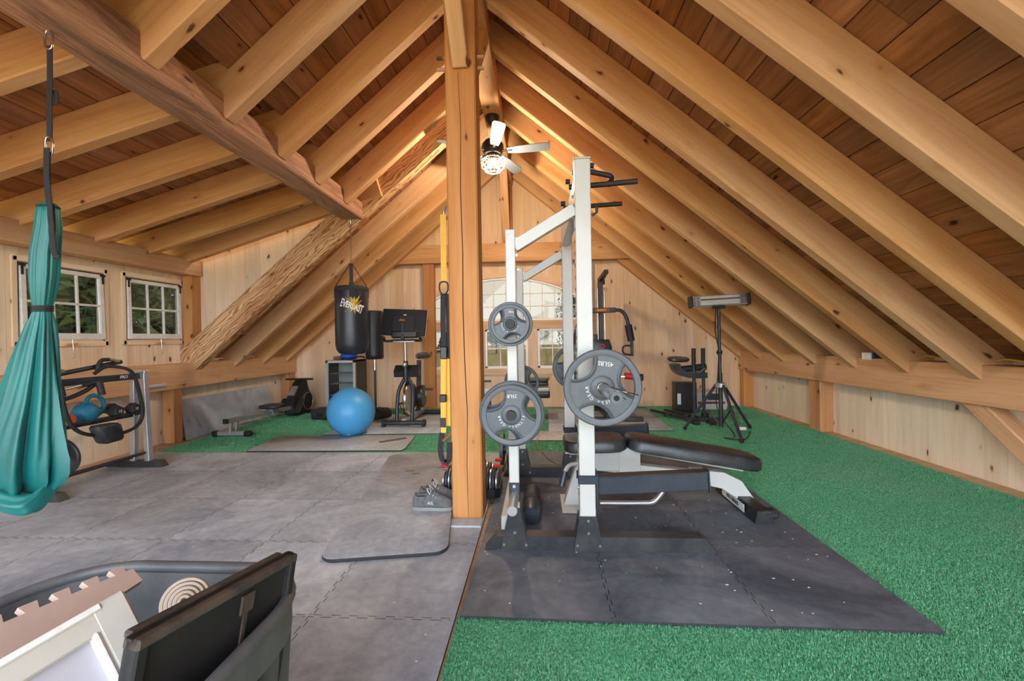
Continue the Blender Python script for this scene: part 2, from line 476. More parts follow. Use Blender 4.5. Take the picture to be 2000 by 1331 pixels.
def rafter(parent, side, y, d0, d1, t=.095, depth=RD, mat='rafter_pine', name='rafter', a=None):
    c_, s_ = (cos(a), sin(a)) if a else (ca, sa)
    if side == 'R': M = axes((-c_, 0, s_), (0, 1, 0), (PR, y, zR(PR))); z0, z1 = -depth, 0
    elif side == 'L': M = axes((c_, 0, s_), (0, 1, 0), (PL, y, zL(PL))); z0, z1 = 0, depth
    else: M = axes((c_, 0, s_), (0, 1, 0), (PL, y, zD(PL))); z0, z1 = 0, depth
    return slab(name, mat, parent, M, d0, d1, 0, t, z0, z1, .007)
for y in (6.78, 6.20, 5.62, 5.0, 4.39, 3.80, 3.21, 2.62, 2.03, 1.44, .85, .26, -.33, -.92, -1.51, -2.1):
    rafter(ceiling, 'R', y, -.4, LR + .03)
for y in (5.42, 6.02, 6.60): rafter(ceiling, 'L', y, -.4, LL + .03)
XH = -2.05
for y in (4.29, 3.72, 3.17, 2.60, 2.03, 1.44, .85, .26, -.33, -.92, -1.51, -2.1): rafter(ceiling, 'L', y, (XH - PL) / ca + .01, LL + .03)
for y, y2 in ((4.69, 4.72), (4.20, 4.30), (3.66, 3.73), (3.09, 3.18), (2.51, 2.61), (1.95, 2.04), (1.37, 1.45), (.79, .86), (.2, .27), (-.39, -.32), (-.98, -.91), (-1.57, -1.5), (-2.16, -2.09)):
    M = axes(*((lambda x: (x, Vector((0, 0, 1)).cross(x).normalized()))(Vector((2.3, y2 - y, 2.3 * SD)).normalized())), (PL, y, zD(PL)))
    slab('dormer_rafter', 'rafter_pine', ceiling, M, -.4, 2.40 / cd, 0, .088, 0, RD, .007)
rafter(ceiling, 'L', 4.765, -.25, LL + .03, .12, .30, 'ring_fir', 'principal_rafter')
beam('ridge_beam', (-.475, YB, 3.85), (-.475, YG, 3.85), .2, .24, 'rafter_pine', ceiling)
beam('header_beam', (-2.18, YB, 2.71), (-2.18, 4.80, 2.71), .26, .2, 'brown_fir', ceiling, b=.012)

# ---- right knee wall
wall_r = setting('wall_right', (XR, 3, 0))
Mw = axes((0, 0, 1), (0, 1, 0), (XR, 0, 0))
def run(y0, y1, lo, hi): 
    y = y0; out = []
    while y < y1 - .001:
        w = rnd.uniform(lo, hi); w = w if y1 - (y + w) > .06 else y1 - y
        out.append((y, y + w)); y += w
    return out
for a, b_ in run(YB, YG, .14, .20): plank(wall_r, 'wall_board', Mw, [(.0, a + .001), (.7, a + .001), (.7, b_ - .001), (.0, b_ - .001)])
MB().box((XR + .05, (YB + YG) / 2, .5), (.04, YG - YB, 1.02)).build('light_stop_board', 'wall_board', wall_r)  # added sheet behind the planks, blocks light at their gaps
beam('plate_beam', (PR + .14, YB, .75), (PR + .14, YG - .02, .75), .28, .30, 'plate_pine', wall_r)
for y in (5.09, 2.5, 6.83): beam('wall_post', (PR + .13, y, 0), (PR + .13, y, .61), .2 if y < 6 else .13, .2, 'post_pine', wall_r, up=(1, 0, 0))
beam('knee_brace', (PR + .10, 3.36, .64), (PR + .10, 2.58, -.06), .12, .13, 'plate_pine', wall_r, up=(1, 0, 0))

# ---- left wall: knee wall, plate, window wall under the dormer
wall_l = setting('wall_left', (XL, 3, 0))
Ml = axes((0, 0, 1), (0, -1, 0), (XL, 0, 0))
for a, b_ in run(YB, YG, .16, .26): plank(wall_l, 'wall_board', Ml, [(0, -a - .001), (.7, -a - .001), (.7, -b_ + .001), (0, -b_ + .001)])
beam('plate_beam', (PL - .14, YB, .78), (PL - .14, YG - .02, .78), .28, .29, 'plate_pine', wall_l)
MB().box((XL - .05, (YB + YG) / 2, .5), (.04, YG - YB, 1.0)).build('light_stop_board', 'wall_board', wall_l)
beam('eave_beam', (PL - .11, YB, 2.095), (PL - .11, YC - .02, 2.095), .22, .19, 'plate_pine', wall_l)
beam('wall_post', (PL - .1, 4.56, 0), (PL - .1, 4.56, .64), .12, .14, 'post_pine', wall_l, up=(1, 0, 0))
beam('wall_post', (PL - .1, 6.82, 0), (PL - .1, 6.82, .64), .2, .14, 'post_pine', wall_l, up=(1, 0, 0))
beam('wall_post', (PL - .1, 4.875, .92), (PL - .1, 4.875, 2.0), .16, .12, 'post_pine', wall_l, up=(1, 0, 0))
WIN_L = [(3.19, 3.885, 1.205, 1.875), (4.10, 4.78, 1.21, 1.88)]
XW = XL + .01
Mu = axes((0, 0, 1), (0, -1, 0), (XW, 0, 0))
segs = run(YB, 3.12, .13, .17) + [(3.12, 3.21)] + run(3.21, 3.865, .13, .17) + [(3.865, 3.98), (3.98, 4.12)] + run(4.12, 4.76, .13, .17) + [(4.76, 4.90)]
for a, b_ in segs:
    hole = next((w for w in WIN_L if a >= w[0] + .015 and b_ <= w[1] - .015), None)
    for z0, z1 in ([(.92, hole[2] + .02), (hole[3] - .02, 2.02)] if hole else [(.92, 2.02)]):
        plank(wall_l, 'dormer_board', Mu, [(z0, -a - .001), (z1, -a - .001), (z1, -b_ + .001), (z0, -b_ + .001)])
for y0, y1, z0, z1 in [(YB, 3.2, .9, 2.1), (3.86, 4.12, .9, 2.1), (4.76, YC + .02, .9, 2.1), (3.2, 3.86, .9, 1.21), (3.2, 3.86, 1.87, 2.1), (4.12, 4.76, .9, 1.21), (4.12, 4.76, 1.87, 2.1)]:
    MB().box((XW - .035, (y0 + y1) / 2, (z0 + z1) / 2), (.02, y1 - y0, z1 - z0)).build('light_stop_board', 'dormer_board', wall_l)  # added behind the window wall planks to keep light out of the joints
# dormer cheek above the principal rafter
Mc = axes((0, 0, 1), (-1, 0, 0), (0, YC, 0))
for a, b_ in run(-4.47, -1.9, .17, .23):
    zt = lambda x: zD(x) + .12
    zb = lambda x: zL(x) + .1
    if zt(b_) > zb(b_) - .3:
        plank(wall_l, 'dormer_board', Mc, [(zb(a), -a - .001), (zt(a), -a - .001), (zt(b_), -b_ + .001), (max(zb(b_), .9), -b_ + .001)])
MB().prism([(-4.39, .75), (-4.39, 2.2), (-2.0, zD(-2.0) + .1), (-2.0, zL(-2.0) + .12)], -YC - .06, -YC - .03, euler(rx=pi / 2)).build('light_stop_board', 'dormer_board', wall_l)

# ---- gable wall with arched window
wall_g = setting('wall_back', (RX, YG, 0))
Mg = axes((0, 0, 1), (-1, 0, 0), (0, YG, 0))
WX0, WX1, WC = -1.80, .745, -.525
ARC = 2.45
arch = lambda x, k=0: 2.19 - ARC + sqrt(max(0, (ARC + k) ** 2 - (x - WC) ** 2)) 
topz = lambda x: min(zR(x), zL(x)) + .12
for a, b_ in run(XL, XR, .2, .27):
    cuts = sorted({a, b_} | {c for c in (RX, WX0, WX1) if a < c < b_})
    xs = [a]
    for c0, c1 in zip(cuts[:-1], cuts[1:]): xs += [c0 + (c1 - c0) * k / 3 for k in (1, 2, 3)]
    e = .001
    X2 = [a + e] + xs[1:-1] + [b_ - e]
    inside = a > WX0 - .02 and b_ < WX1 + .02
    part_in = (a < WX1 and b_ > WX0)
    if not part_in:
        plank(wall_g, 'gable_board', Mg, [(0, -X2[0])] + [(topz(x), -x) for x in X2] + [(0, -X2[-1])])
    else:
        def low(x): return arch(x, .03) if WX0 < x < WX1 else .64
        plank(wall_g, 'gable_board', Mg, [(0, -X2[0]), (.64, -X2[0]), (.64, -X2[-1]), (0, -X2[-1])])
        cl = lambda x: max(WX0 + .001, min(WX1 - .001, x))
        plank(wall_g, 'gable_board', Mg, [(topz(x), -x) for x in X2] + [(arch(cl(x), .03), -x) for x in X2[::-1]])
        if a < WX0: plank(wall_g, 'gable_board', Mg, [(.64, -a - e), (arch(WX0 + .001), -a - e), (arch(WX0 + .001), -WX0), (.64, -WX0)])
        if b_ > WX1: plank(wall_g, 'gable_board', Mg, [(.64, -WX1), (arch(WX1 - .001), -WX1), (arch(WX1 - .001), -b_ + e), (.64, -b_ + e)])
bk = MB()
for a, b_ in ((XL, WX0), (WX1, XR)):
    bk.prism([(a, 0), (b_, 0), (b_, topz(b_) + .1), (a, topz(a) + .1)], -YG - .07, -YG - .04, euler(rx=pi / 2))
N_ = 16
xs = [WX0 + (WX1 - WX0) * k / N_ for k in range(N_ + 1)]
bk.prism([(x, arch(x, .03)) for x in xs] + [(WX1, topz(WX1) + .1), (RX, topz(RX) + .1), (WX0, topz(WX0) + .1)], -YG - .07, -YG - .04, euler(rx=pi / 2))
bk.box(((WX0 + WX1) / 2, YG + .055, .31), (WX1 - WX0, .03, .62))
bk.build('light_stop_board', 'gable_board', wall_g)  # added light block behind the gable planks
beam('tie_beam', (-3.2, YG - .09, 2.59), (2.4, YG - .09, 2.57), .16, .30, 'plate_pine', wall_g)
beam('gable_post', (-1.815, YG - .07, 0), (-1.805, YG - .07, 2.46), .13, .18, 'post_pine', wall_g, up=(1, 0, 0))
beam('gable_post', (.80, YG - .07, 0), (.80, YG - .07, 2.46), .13, .18, 'post_pine', wall_g, up=(1, 0, 0))
beam('king_post', (-.475, YG - .08, 2.7), (-.475, YG - .08, 3.8), .15, .17, 'post_pine', wall_g, up=(1, 0, 0))
beam('king_brace', (-.475, YG - .14, 2.78), (-.475, YG - .72, 3.80), .12, .12, 'plate_pine', wall_g, up=(1, 0, 0))
# window casing
def casing(x0, x1, z0, z1, d=.03):
    horizontal = (x1 - x0) > (z1 - z0)
    if horizontal: beam('window_casing', (x0, YG - d / 2 + .005, (z0 + z1) / 2), (x1, YG - d / 2 + .005, (z0 + z1) / 2), d, z1 - z0, 'casing_pine', wall_g, b=.003)
    else: beam('window_casing', ((x0 + x1) / 2, YG - d / 2 + .005, z0), ((x0 + x1) / 2, YG - d / 2 + .005, z1), d, x1 - x0, 'casing_pine', wall_g, up=(1, 0, 0), b=.003)
LOWW = [(-1.77, -1.055), (-.885, -.16), (.0, .715)]
casing(WX0 - .03, WX1 + .03, .55, .65, .035)
casing(WX0 - .03, WX1 + .03, 1.32, 1.455)
for a, b_ in ((WX0 - .04, -1.77), (-1.055, -.885), (-.16, 0), (.715, WX1 + .04)): casing(a, b_, .65, 1.32, .03)
casing(WX0 - .05, -1.77, 1.455, 1.86); casing(.715, WX1 + .05, 1.455, 1.86)
cb_ = MB(); N_ = 20
pi_ = [(-1.8 + 2.55 * k / N_, arch(-1.8 + 2.55 * k / N_)) for k in range(N_ + 1)]
po_ = [(-1.87 + 2.69 * k / N_, arch(-1.87 + 2.69 * k / N_, .085)) for k in range(N_ + 1)]
for k in range(N_):
    cb_.prism([pi_[k], pi_[k + 1], po_[k + 1], po_[k]], -YG - .003, -YG + .028, euler(rx=pi / 2))
cb_.build('arch_casing', 'casing_pine', wall_g)

def gable_pane(parent, poly):
    MB().prism(poly, -YG - .034, -YG - .029, euler(rx=pi / 2)).build('pane', 'sky_dim_glass', parent, None)
def vbar(mb, x, z0, z1, w=.016, d=.024): mb.box((x, YG + .03, (z0 + z1) / 2), (w, d, z1 - z0), None, .003)
def hbar(mb, x0, x1, z, w=.016, d=.024): mb.box(((x0 + x1) / 2, YG + .03, z), (x1 - x0, d, w), None, .003)
wi = 3
for a, b_ in LOWW:
    w = setting('window_%d' % wi, ((a + b_) / 2, YG, .65)); wi += 1
    fr = MB(); fr.box(((a + b_) / 2, YG + .02, .672), (b_ - a, .05, .044), None, .004).box(((a + b_) / 2, YG + .02, 1.30), (b_ - a, .05, .04), None, .004)
    fr.box((a + .02, YG + .02, .985), (.04, .05, .66), None, .004).box((b_ - .02, YG + .02, .985), (.04, .05, .66), None, .004)
    fr.build('window_frame', 'window_white', w)
    pw = (b_ - a - .08) / 3
    for k in (1, 2): mb = MB(); vbar(mb, a + .04 + pw * k, .69, 1.285); mb.build('muntin', 'window_white', w)
    mb = MB(); hbar(mb, a + .04, b_ - .04, .99, .02); mb.build('muntin', 'window_white', w)
    for k in range(3):
        for z0, z1 in ((.69, .985), (.995, 1.285)):
            x0 = a + .04 + pw * k
            gable_pane(w, [(x0, z0), (x0 + pw, z0), (x0 + pw, z1), (x0, z1)])
w = setting('window_%d' % wi, (WC, YG, 1.46))
fr = MB(); a, b_ = -1.77, .715
fr.box(((a + b_) / 2, YG + .02, 1.475), (b_ - a, .05, .04), None, .004)
fr.box((a + .015, YG + .02, 1.655), (.03, .05, .4), None, .004).box((b_ - .015, YG + .02, 1.655), (.03, .05, .4), None, .004)
N_ = 20
for k in range(N_):
    x0 = a + (b_ - a) * k / N_; x1 = a + (b_ - a) * (k + 1) / N_
    fr.prism([(x0, arch(x0)), (x1, arch(x1)), (x1, arch(x1, -.035)), (x0, arch(x0, -.035))], -YG - .045, -YG + .005, euler(rx=pi / 2))
fr.build('window_frame', 'window_white', w)
NC = 12; pw = (b_ - a) / NC
rows = [1.495, 1.70, 1.915]
for k in range(1, NC):
    mb = MB(); x = a + pw * k; vbar(mb, x, 1.49, arch(x, -.02)); mb.build('muntin', 'window_white', w)
for z in rows[1:]:
    hw = min((b_ - a) / 2, sqrt(max(.01, (ARC - .02) ** 2 - (z - 2.19 + ARC) ** 2)))
    mb = MB(); hbar(mb, WC - hw, WC + hw, z); mb.build('muntin', 'window_white', w)
for k in range(NC):
    x0, x1 = a + pw * k, a + pw * (k + 1)
    for z0, z1 in zip(rows, rows[1:] + [9]):
        t0, t1 = min(z1, arch(x0, -.01)), min(z1, arch(x1, -.01)); tm = min(z1, arch((x0 + x1) / 2, -.01))
        if max(t0, t1) - z0 < .02: continue
        gable_pane(w, [(x0, z0), (x1, z0), (x1, max(t1, z0 + .001)), ((x0 + x1) / 2, tm), (x0, max(t0, z0 + .001))])

# ---- two small awning windows in the left wall
def awning(n, y0, y1, z0, z1, tilt):
    w = setting('window_%d' % n, (XW, (y0 + y1) / 2, z0))
    W, Hh = y1 - y0, z1 - z0
    # wooden casing
    for nm, p0, p1, ww in (('t', (y0 - .03, z1 + .035), (y1 + .03, z1 + .035), .05), ('b', (y0 - .03, z0 - .03), (y1 + .03, z0 - .03), .05)):
        beam('window_casing', (XW + .008, p0[0], p0[1]), (XW + .008, p1[0], p1[1]), .018, ww, 'dormer_board', w, b=.003)
    for yy in (y0 - .02, y1 + .02): beam('window_casing', (XW + .008, yy, z0 - .05), (XW + .008, yy, z1 + .05), .018, .04, 'dormer_board', w, up=(0, 1, 0), b=.003)
    dark = MB()
    for yy in (y0 + .004, y1 - .004): dark.box((XW - .03, yy, (z0 + z1) / 2), (.08, .012, Hh))
    dark.box((XW - .03, (y0 + y1) / 2, z1 - .004), (.08, W, .012))
    dark.build('jamb', 'black_iron', w)  # jamb sides and head coloured black to paint in their shade
    # sash, local: x along the wall (-Y .. +Y), z up, hinged at the top
    R = T(XW + .006, (y0 + y1) / 2, z1) @ Matrix.Rotation(tilt, 4, 'Y')
    fr = MB(); hw = W / 2 - .012; fw_ = .042
    fr.box((0, -hw + fw_ / 2, -Hh / 2), (.03, fw_, Hh - .02), R, .004).box((0, hw - fw_ / 2, -Hh / 2), (.03, fw_, Hh - .02), R, .004)
    fr.box((0, 0, -.03), (.03, 2 * hw - .05, .04), R, .004).box((0, 0, -Hh + .04), (.034, 2 * hw - .05, .058), R, .004)
    fr.build('sash', 'white_paint', w)
    pw = (2 * hw - 2 * fw_) / 3
    for k in (1, 2): MB().box((0, -hw + fw_ + pw * k, -Hh / 2), (.024, .022, Hh - .09), R, .004).build('muntin', 'white_paint', w)
    MB().box((0, 0, -Hh / 2 + .01), (.024, 2 * hw - .06, .022), R, .004).build('muntin', 'white_paint', w)
    for k in range(3):
        for za, zb_ in ((-Hh + .068, -Hh / 2 + .01), (-Hh / 2 + .01, -.05)):
            MB().box((-.004, -hw + fw_ + pw * (k + .5), (za + zb_) / 2), (.004, pw - .002, zb_ - za), R).build('pane', 'view_dim_glass', w, None)
    for yy in (-hw + .012, hw - .012):
        mb = MB(); mb.box((.02, yy, -.02), (.006, .05, .022), R, .002).box((.02, yy, -.06), (.006, .02, .09), R, .002); mb.build('hinge', 'black_iron', w)
    MB().box((XW + .03, (y0 + y1) / 2 + .03, z0 - .035), (.03, .1, .022), None, .003).build('latch_block', 'plate_pine', w)
    yy = (y0 + y1) / 2 + .03
    MB().tube([(XW + .045, yy, z0 + .01), (XW + .05, yy, z0 - .06), (XW + .048, yy, z0 - .13), (XW + .052, yy + .012, z0 - .155), (XW + .05, yy - .012, z0 - .165)], .003, 6).build('hook', 'steel', w)
plain('steel', (168, 168, 170), .3, .9, var=.06)
awning(1, 3.19, 3.885, 1.205, 1.875, radians(-1.5)); awning(2, 4.10, 4.78, 1.21, 1.88, radians(-1.0))
# ================================================================== outdoors
plain('dry_grass', (150, 136, 92), .95, var=.35, scale=.25, dust=(98, 112, 60, .7), dscale=.12)
plain('bark', (92, 82, 74), .9, var=.25, scale=6)
plain('leaf_dark', (58, 70, 48), .9, var=.4, scale=2)
plain('leaf_mid', (96, 108, 66), .9, var=.4, scale=2)
plain('twig_grey', (122, 112, 100), .9, var=.3, scale=2)
g_ = MB().box((0, 60, -3.35), (500, 460, .3)).build('ground', 'dry_grass'); g_['kind'] = 'structure'
def crown_mesh(kind, seed):
    r = random.Random(seed); v = []; f = []
    n = {'fir': 6000, 'leafy': 6500, 'bare': 4500}[kind]
    for i in range(n):
        if kind == 'fir':
            h = r.random() ** .8; rad = (1 - h) * .22 * r.uniform(.35, 1.05) + .01; an = r.uniform(0, 2 * pi)
            p = Vector((rad * cos(an), rad * sin(an), .12 + .88 * h - rad * .25)); s = .017
        else:
            while True:
                q = Vector((r.uniform(-1, 1), r.uniform(-1, 1), r.uniform(-1, 1)))
                if .25 < q.length < 1: break
            k = 1 + .35 * noise.noise(q * 2.3 + Vector((seed, 0, 0)))
            p = Vector((q.x * .3 * k, q.y * .3 * k, .62 + q.z * .36 * k)); s = .014 if kind == 'leafy' else .04
        a = Vector((r.gauss(0, 1), r.gauss(0, 1), r.gauss(0, 1))).normalized() * s
        b = Vector((r.gauss(0, 1), r.gauss(0, 1), r.gauss(0, 1))).normalized() * s * (.9 if kind != 'bare' else .04)
        o = len(v); v += [tuple(p + a), tuple(p - a * .6 + b), tuple(p - a * .6 - b)]; f.append((o, o + 1, o + 2))
    me = bpy.data.meshes.new('crown'); me.from_pydata(v, [], f)
    return me
def trunk_mesh(seed):
    r = random.Random(seed); mb = MB()
    mb.tube([(0, 0, 0), (r.uniform(-.01, .01), 0, .4), (r.uniform(-.02, .02), 0, .8)], [.022, .015, .006], 6)
    for i in range(9):
        z = r.uniform(.25, .75); an = r.uniform(0, 2 * pi); L_ = r.uniform(.12, .28)
        mb.tube([(0, 0, z), (L_ * .6 * cos(an), L_ * .6 * sin(an), z + L_ * .5), (L_ * cos(an), L_ * sin(an), z + L_)], [.008, .005, .002], 4)
    return mb.mesh('trunk')
CR = {k: [crown_mesh(k, i * 7 + 3) for i in range(2)] for k in ('fir', 'leafy', 'bare')}
CM = {'fir': 'leaf_dark', 'leafy': 'leaf_mid', 'bare': 'twig_grey'}
TRK = [trunk_mesh(5), trunk_mesh(11)]
LBL = {'fir': 'dark evergreen tree beyond the %s', 'leafy': 'olive green bushy tree beyond the %s', 'bare': 'bare grey branching tree beyond the %s'}
def tree(kind, x, y, h, where, z=-3.2, wide=1.0):
    t = thing('tree', LBL[kind] % where, 'tree', (x, y, z), 0, 'trees beyond the ' + where)
    S = Matrix.Diagonal((h * wide, h * wide, h, 1)) @ Matrix.Rotation(rnd.uniform(0, 6), 4, 'Z')
    me = rnd.choice(CR[kind])
    if not me.materials: me.materials.append(MT[CM[kind]])
    obj('crown', me, None, t, S, None, False)
    tm = rnd.choice(TRK)
    if not tm.materials: tm.materials.append(MT['bark'])
    obj('trunk', tm, None, t, S, None, False)
for i in range(9):
    tree(['leafy', 'bare', 'fir'][i % 3], -50 + i * 12.5, 110 + (i % 2) * 14, rnd.uniform(8, 11), 'field behind the arched window', -3.2, 1.5)
tree('leafy', 3.3, 26, 8.6, 'field behind the arched window', -3.2, .8)
for i in range(7): tree(['fir', 'leafy', 'fir', 'bare'][i % 4], -19 + (i % 2) * 3, 9.0 + i * 3.9, rnd.uniform(12, 15), 'small left windows', -3.2, 1.25)
for i in range(6): tree(['bare', 'fir'][i % 2], -31 + (i % 2) * 3, 11 + i * 8.5, rnd.uniform(17, 21), 'small left windows', -3.2, 1.5)
plain('shed_wall', (170, 160, 148), .8); plain('shed_roof', (176, 160, 140), .9, var=.2, scale=3)
sh = thing('shed', 'low outbuilding with a tan roof outside the small left windows', 'shed', (-13, 13.5, -3.2))
MB().box((-13, 13.5, -1.6), (3.4, 6, 3.2)).build('wall', 'shed_wall', sh)
MB().prism([(-2, 3.1), (2, 3.1), (0, 4.25)], -10.4, -16.6, T(-13, 0, -3.2) @ euler(rx=pi / 2)).build('roof', 'shed_roof', sh)

# ================================================================== floor coverings
def mat_material(name, base, dust, amt, dsc=1.6):
    mt, N, L, B = new_mat(name)
    tc = N.new('ShaderNodeTexCoord'); ge = N.new('ShaderNodeNewGeometry')
    n1 = N.new('ShaderNodeTexNoise'); n1.inputs['Scale'].default_value = dsc; n1.inputs['Detail'].default_value = 9; n1.inputs['Roughness'].default_value = .68; n1.inputs['Distortion'].default_value = .7
    L.new(ge.outputs['Position'], n1.inputs['Vector'])
    r = N.new('ShaderNodeMapRange'); r.inputs['From Min'].default_value = .36; r.inputs['From Max'].default_value = .72; r.inputs['To Max'].default_value = amt
    L.new(n1.outputs['Fac'], r.inputs['Value'])
    mx = N.new('ShaderNodeMix'); mx.data_type = 'RGBA'; mx.inputs[6].default_value = srgb(*base); mx.inputs[7].default_value = srgb(*dust)
    L.new(r.outputs[0], mx.inputs['Factor'])
    n2 = N.new('ShaderNodeTexNoise'); n2.inputs['Scale'].default_value = 26; n2.inputs['Detail'].default_value = 4
    L.new(ge.outputs['Position'], n2.inputs['Vector'])
    r2 = N.new('ShaderNodeMapRange'); r2.inputs['From Min'].default_value = .3; r2.inputs['From Max'].default_value = .7; r2.inputs['To Min'].default_value = .86; r2.inputs['To Max'].default_value = 1.1
    L.new(n2.outputs['Fac'], r2.inputs['Value'])
    oi = N.new('ShaderNodeObjectInfo'); r3 = N.new('ShaderNodeMapRange'); r3.inputs['To Min'].default_value = .88; r3.inputs['To Max'].default_value = 1.12
    L.new(oi.outputs['Random'], r3.inputs['Value'])
    mu = N.new('ShaderNodeMath'); mu.operation = 'MULTIPLY'; L.new(r2.outputs[0], mu.inputs[0]); L.new(r3.outputs[0], mu.inputs[1])
    vm = N.new('ShaderNodeVectorMath'); vm.operation = 'SCALE'; L.new(mx.outputs[2], vm.inputs[0]); L.new(mu.outputs[0], vm.inputs['Scale'])
    L.new(vm.outputs[0], B.inputs['Base Color'])
    B.inputs['Roughness'].default_value = .62; B.inputs['Specular IOR Level'].default_value = .35
    ck = N.new('ShaderNodeTexChecker'); ck.inputs['Scale'].default_value = 160
    mp = N.new('ShaderNodeMapping'); mp.inputs['Rotation'].default_value = (0, 0, pi / 4); mp.inputs['Scale'].default_value = (1, 1, .001)
    L.new(ge.outputs['Position'], mp.inputs['Vector']); L.new(mp.outputs[0], ck.inputs['Vector'])
    bp = N.new('ShaderNodeBump'); bp.inputs['Strength'].default_value = .25; bp.inputs['Distance'].default_value = .0015
    L.new(ck.outputs['Fac'], bp.inputs['Height']); L.new(bp.outputs['Normal'], B.inputs['Normal'])
mat_material('foam_grey', (144, 153, 166), (214, 222, 232), .85)
mat_material('foam_black', (74, 81, 92), (150, 158, 169), .6, 1.9)
mat_material('yoga_foam', (142, 149, 158), (196, 203, 212), .7, 2.4)
mat_material('pale_foam', (172, 176, 180), (212, 216, 220), .7, 3)
plain('mat_edge', (44, 45, 48), .8)
def edge_pts(p0, p1, tab, n=8, amp=.013):
    p0 = Vector(p0); d = Vector(p1) - p0; L_ = d.length; d /= L_; nrm = Vector((d.y, -d.x))
    if not tab: return [p0]
    out = [p0]; pt = L_ / n
    for i in range(n):
        s = i * pt
        for a, o in ((.30, 0), (.24, 1), (.76, 1), (.70, 0)): out.append(p0 + d * (s + a * pt) + nrm * (amp * o))
    return out
TILES = {}
def tile_mesh(Tn, th, flags, mat):
    """flags: bottom, right, top, left interlocking or straight"""
    key = (Tn, th, flags, mat)
    if key in TILES: return TILES[key]
    g = .0028
    bo, ri, to, le = flags
    B_ = edge_pts((Tn, 0), (0, 0), bo); B_ = (B_ + [Vector((0, 0))])[::-1][:-1]      # left -> right, teeth point inwards(+y)
    R_ = edge_pts((Tn, 0), (Tn, Tn), ri)
    T_ = edge_pts((0, Tn), (Tn, Tn), to); T_ = [Vector((p.x, 2 * Tn - p.y)) for p in T_]; T_ = (T_ + [Vector((Tn, Tn))])[::-1][:-1]
    Lf = edge_pts((0, 0), (0, Tn), le); Lf = (Lf + [Vector((0, Tn))])[::-1][:-1]
    B_ = [Vector((p.x, p.y + g)) for p in B_]; Lf = [Vector((p.x + g, p.y)) for p in Lf]
    P = B_ + R_ + T_ + Lf
    mb = MB().prism([(p.x - Tn / 2, p.y - Tn / 2) for p in P], 0, th)
    mb.m = [0, 0] + [1] * (len(mb.f) - 2)
    me = mb.mesh('mat_tile'); me.materials.append(MT[mat]); me.materials.append(MT['mat_edge']); TILES[key] = me
    return me
ORD = ['first', 'second', 'third', 'fourth', 'fifth', 'sixth', 'seventh']
def mat_field(x0, y0, nx, ny, Tn, z, th, mat, label, group, rot=0.0):
    R = T(x0, y0, z) @ Matrix.Rotation(rot, 4, 'Z')
    for i in range(nx):
        for j in range(ny):
            fl_ = (j > 0, i < nx - 1, j < ny - 1, i > 0)
            o = obj('mat_tile', tile_mesh(Tn, th, fl_, mat), None, None, R @ T((i + .5) * Tn, (j + .5) * Tn, 0), None)
            tag(o, label % (ORD[(nx - 1 - i) if x0 < -1 else i], ORD[ny - 1 - j]), 'floor mat', group)
mat_field(-.355 - 6 * .612, 4.08 - 6 * .612, 6, 6, .612, .001, .014, 'foam_grey', 'worn grey interlocking foam tile, %s from the post, %s row from the far turf', 'grey puzzle mats left of the post')
mat_field(-.335, 1.645, 3, 4, .614, .012, .014, 'foam_black', 'dark interlocking foam tile around the rack, %s from the post, %s row from the gable', 'dark puzzle mats under the rack', radians(-.6))

# artificial turf
def in_r(x, y, r): return (x > r[0]) & (x < r[1]) & (y > r[2]) & (y < r[3])
mt, N, L, B = new_mat('turf_green')
ge = N.new('ShaderNodeNewGeometry')
n1 = N.new('ShaderNodeTexNoise'); n1.inputs['Scale'].default_value = 140; n1.inputs['Detail'].default_value = 3; L.new(ge.outputs['Position'], n1.inputs['Vector'])
n2 = N.new('ShaderNodeTexNoise'); n2.inputs['Scale'].default_value = 1.3; n2.inputs['Detail'].default_value = 5; L.new(ge.outputs['Position'], n2.inputs['Vector'])
r = N.new('ShaderNodeValToRGB'); cr_ = r.color_ramp
cr_.elements[0].position = .3; cr_.elements[0].color = srgb(40, 120, 80)
cr_.elements[1].position = .68; cr_.elements[1].color = srgb(172, 216, 188)
e = cr_.elements.new(.5); e.color = srgb(84, 170, 124)
L.new(n1.outputs['Fac'], r.inputs['Fac'])
mx = N.new('ShaderNodeMix'); mx.data_type = 'RGBA'
mr = N.new('ShaderNodeMapRange'); mr.inputs['From Min'].default_value = .5; mr.inputs['From Max'].default_value = .75; mr.inputs['To Max'].default_value = .35
L.new(n2.outputs['Fac'], mr.inputs['Value']); L.new(mr.outputs[0], mx.inputs['Factor'])
L.new(r.outputs['Color'], mx.inputs[6]); mx.inputs[7].default_value = srgb(140, 168, 140)
L.new(mx.outputs[2], B.inputs['Base Color']); B.inputs['Roughness'].default_value = .6; B.inputs['Specular IOR Level'].default_value = .3
turf = thing('artificial_turf', 'green artificial grass carpet covering the floor around the mats', 'carpet', (0, 3, 0))
tb = MB()
tb.prism([(-.345, .3), (3.2, .3), (3.24, 6.80), (-4.15, 6.80), (-4.05, 4.1), (-.29, 4.1), (-.29, 1.7), (-.345, 1.7)], .002, .010)
tb.build('turf_backing', 'turf_green', turf)
rs = np.random.RandomState(3)
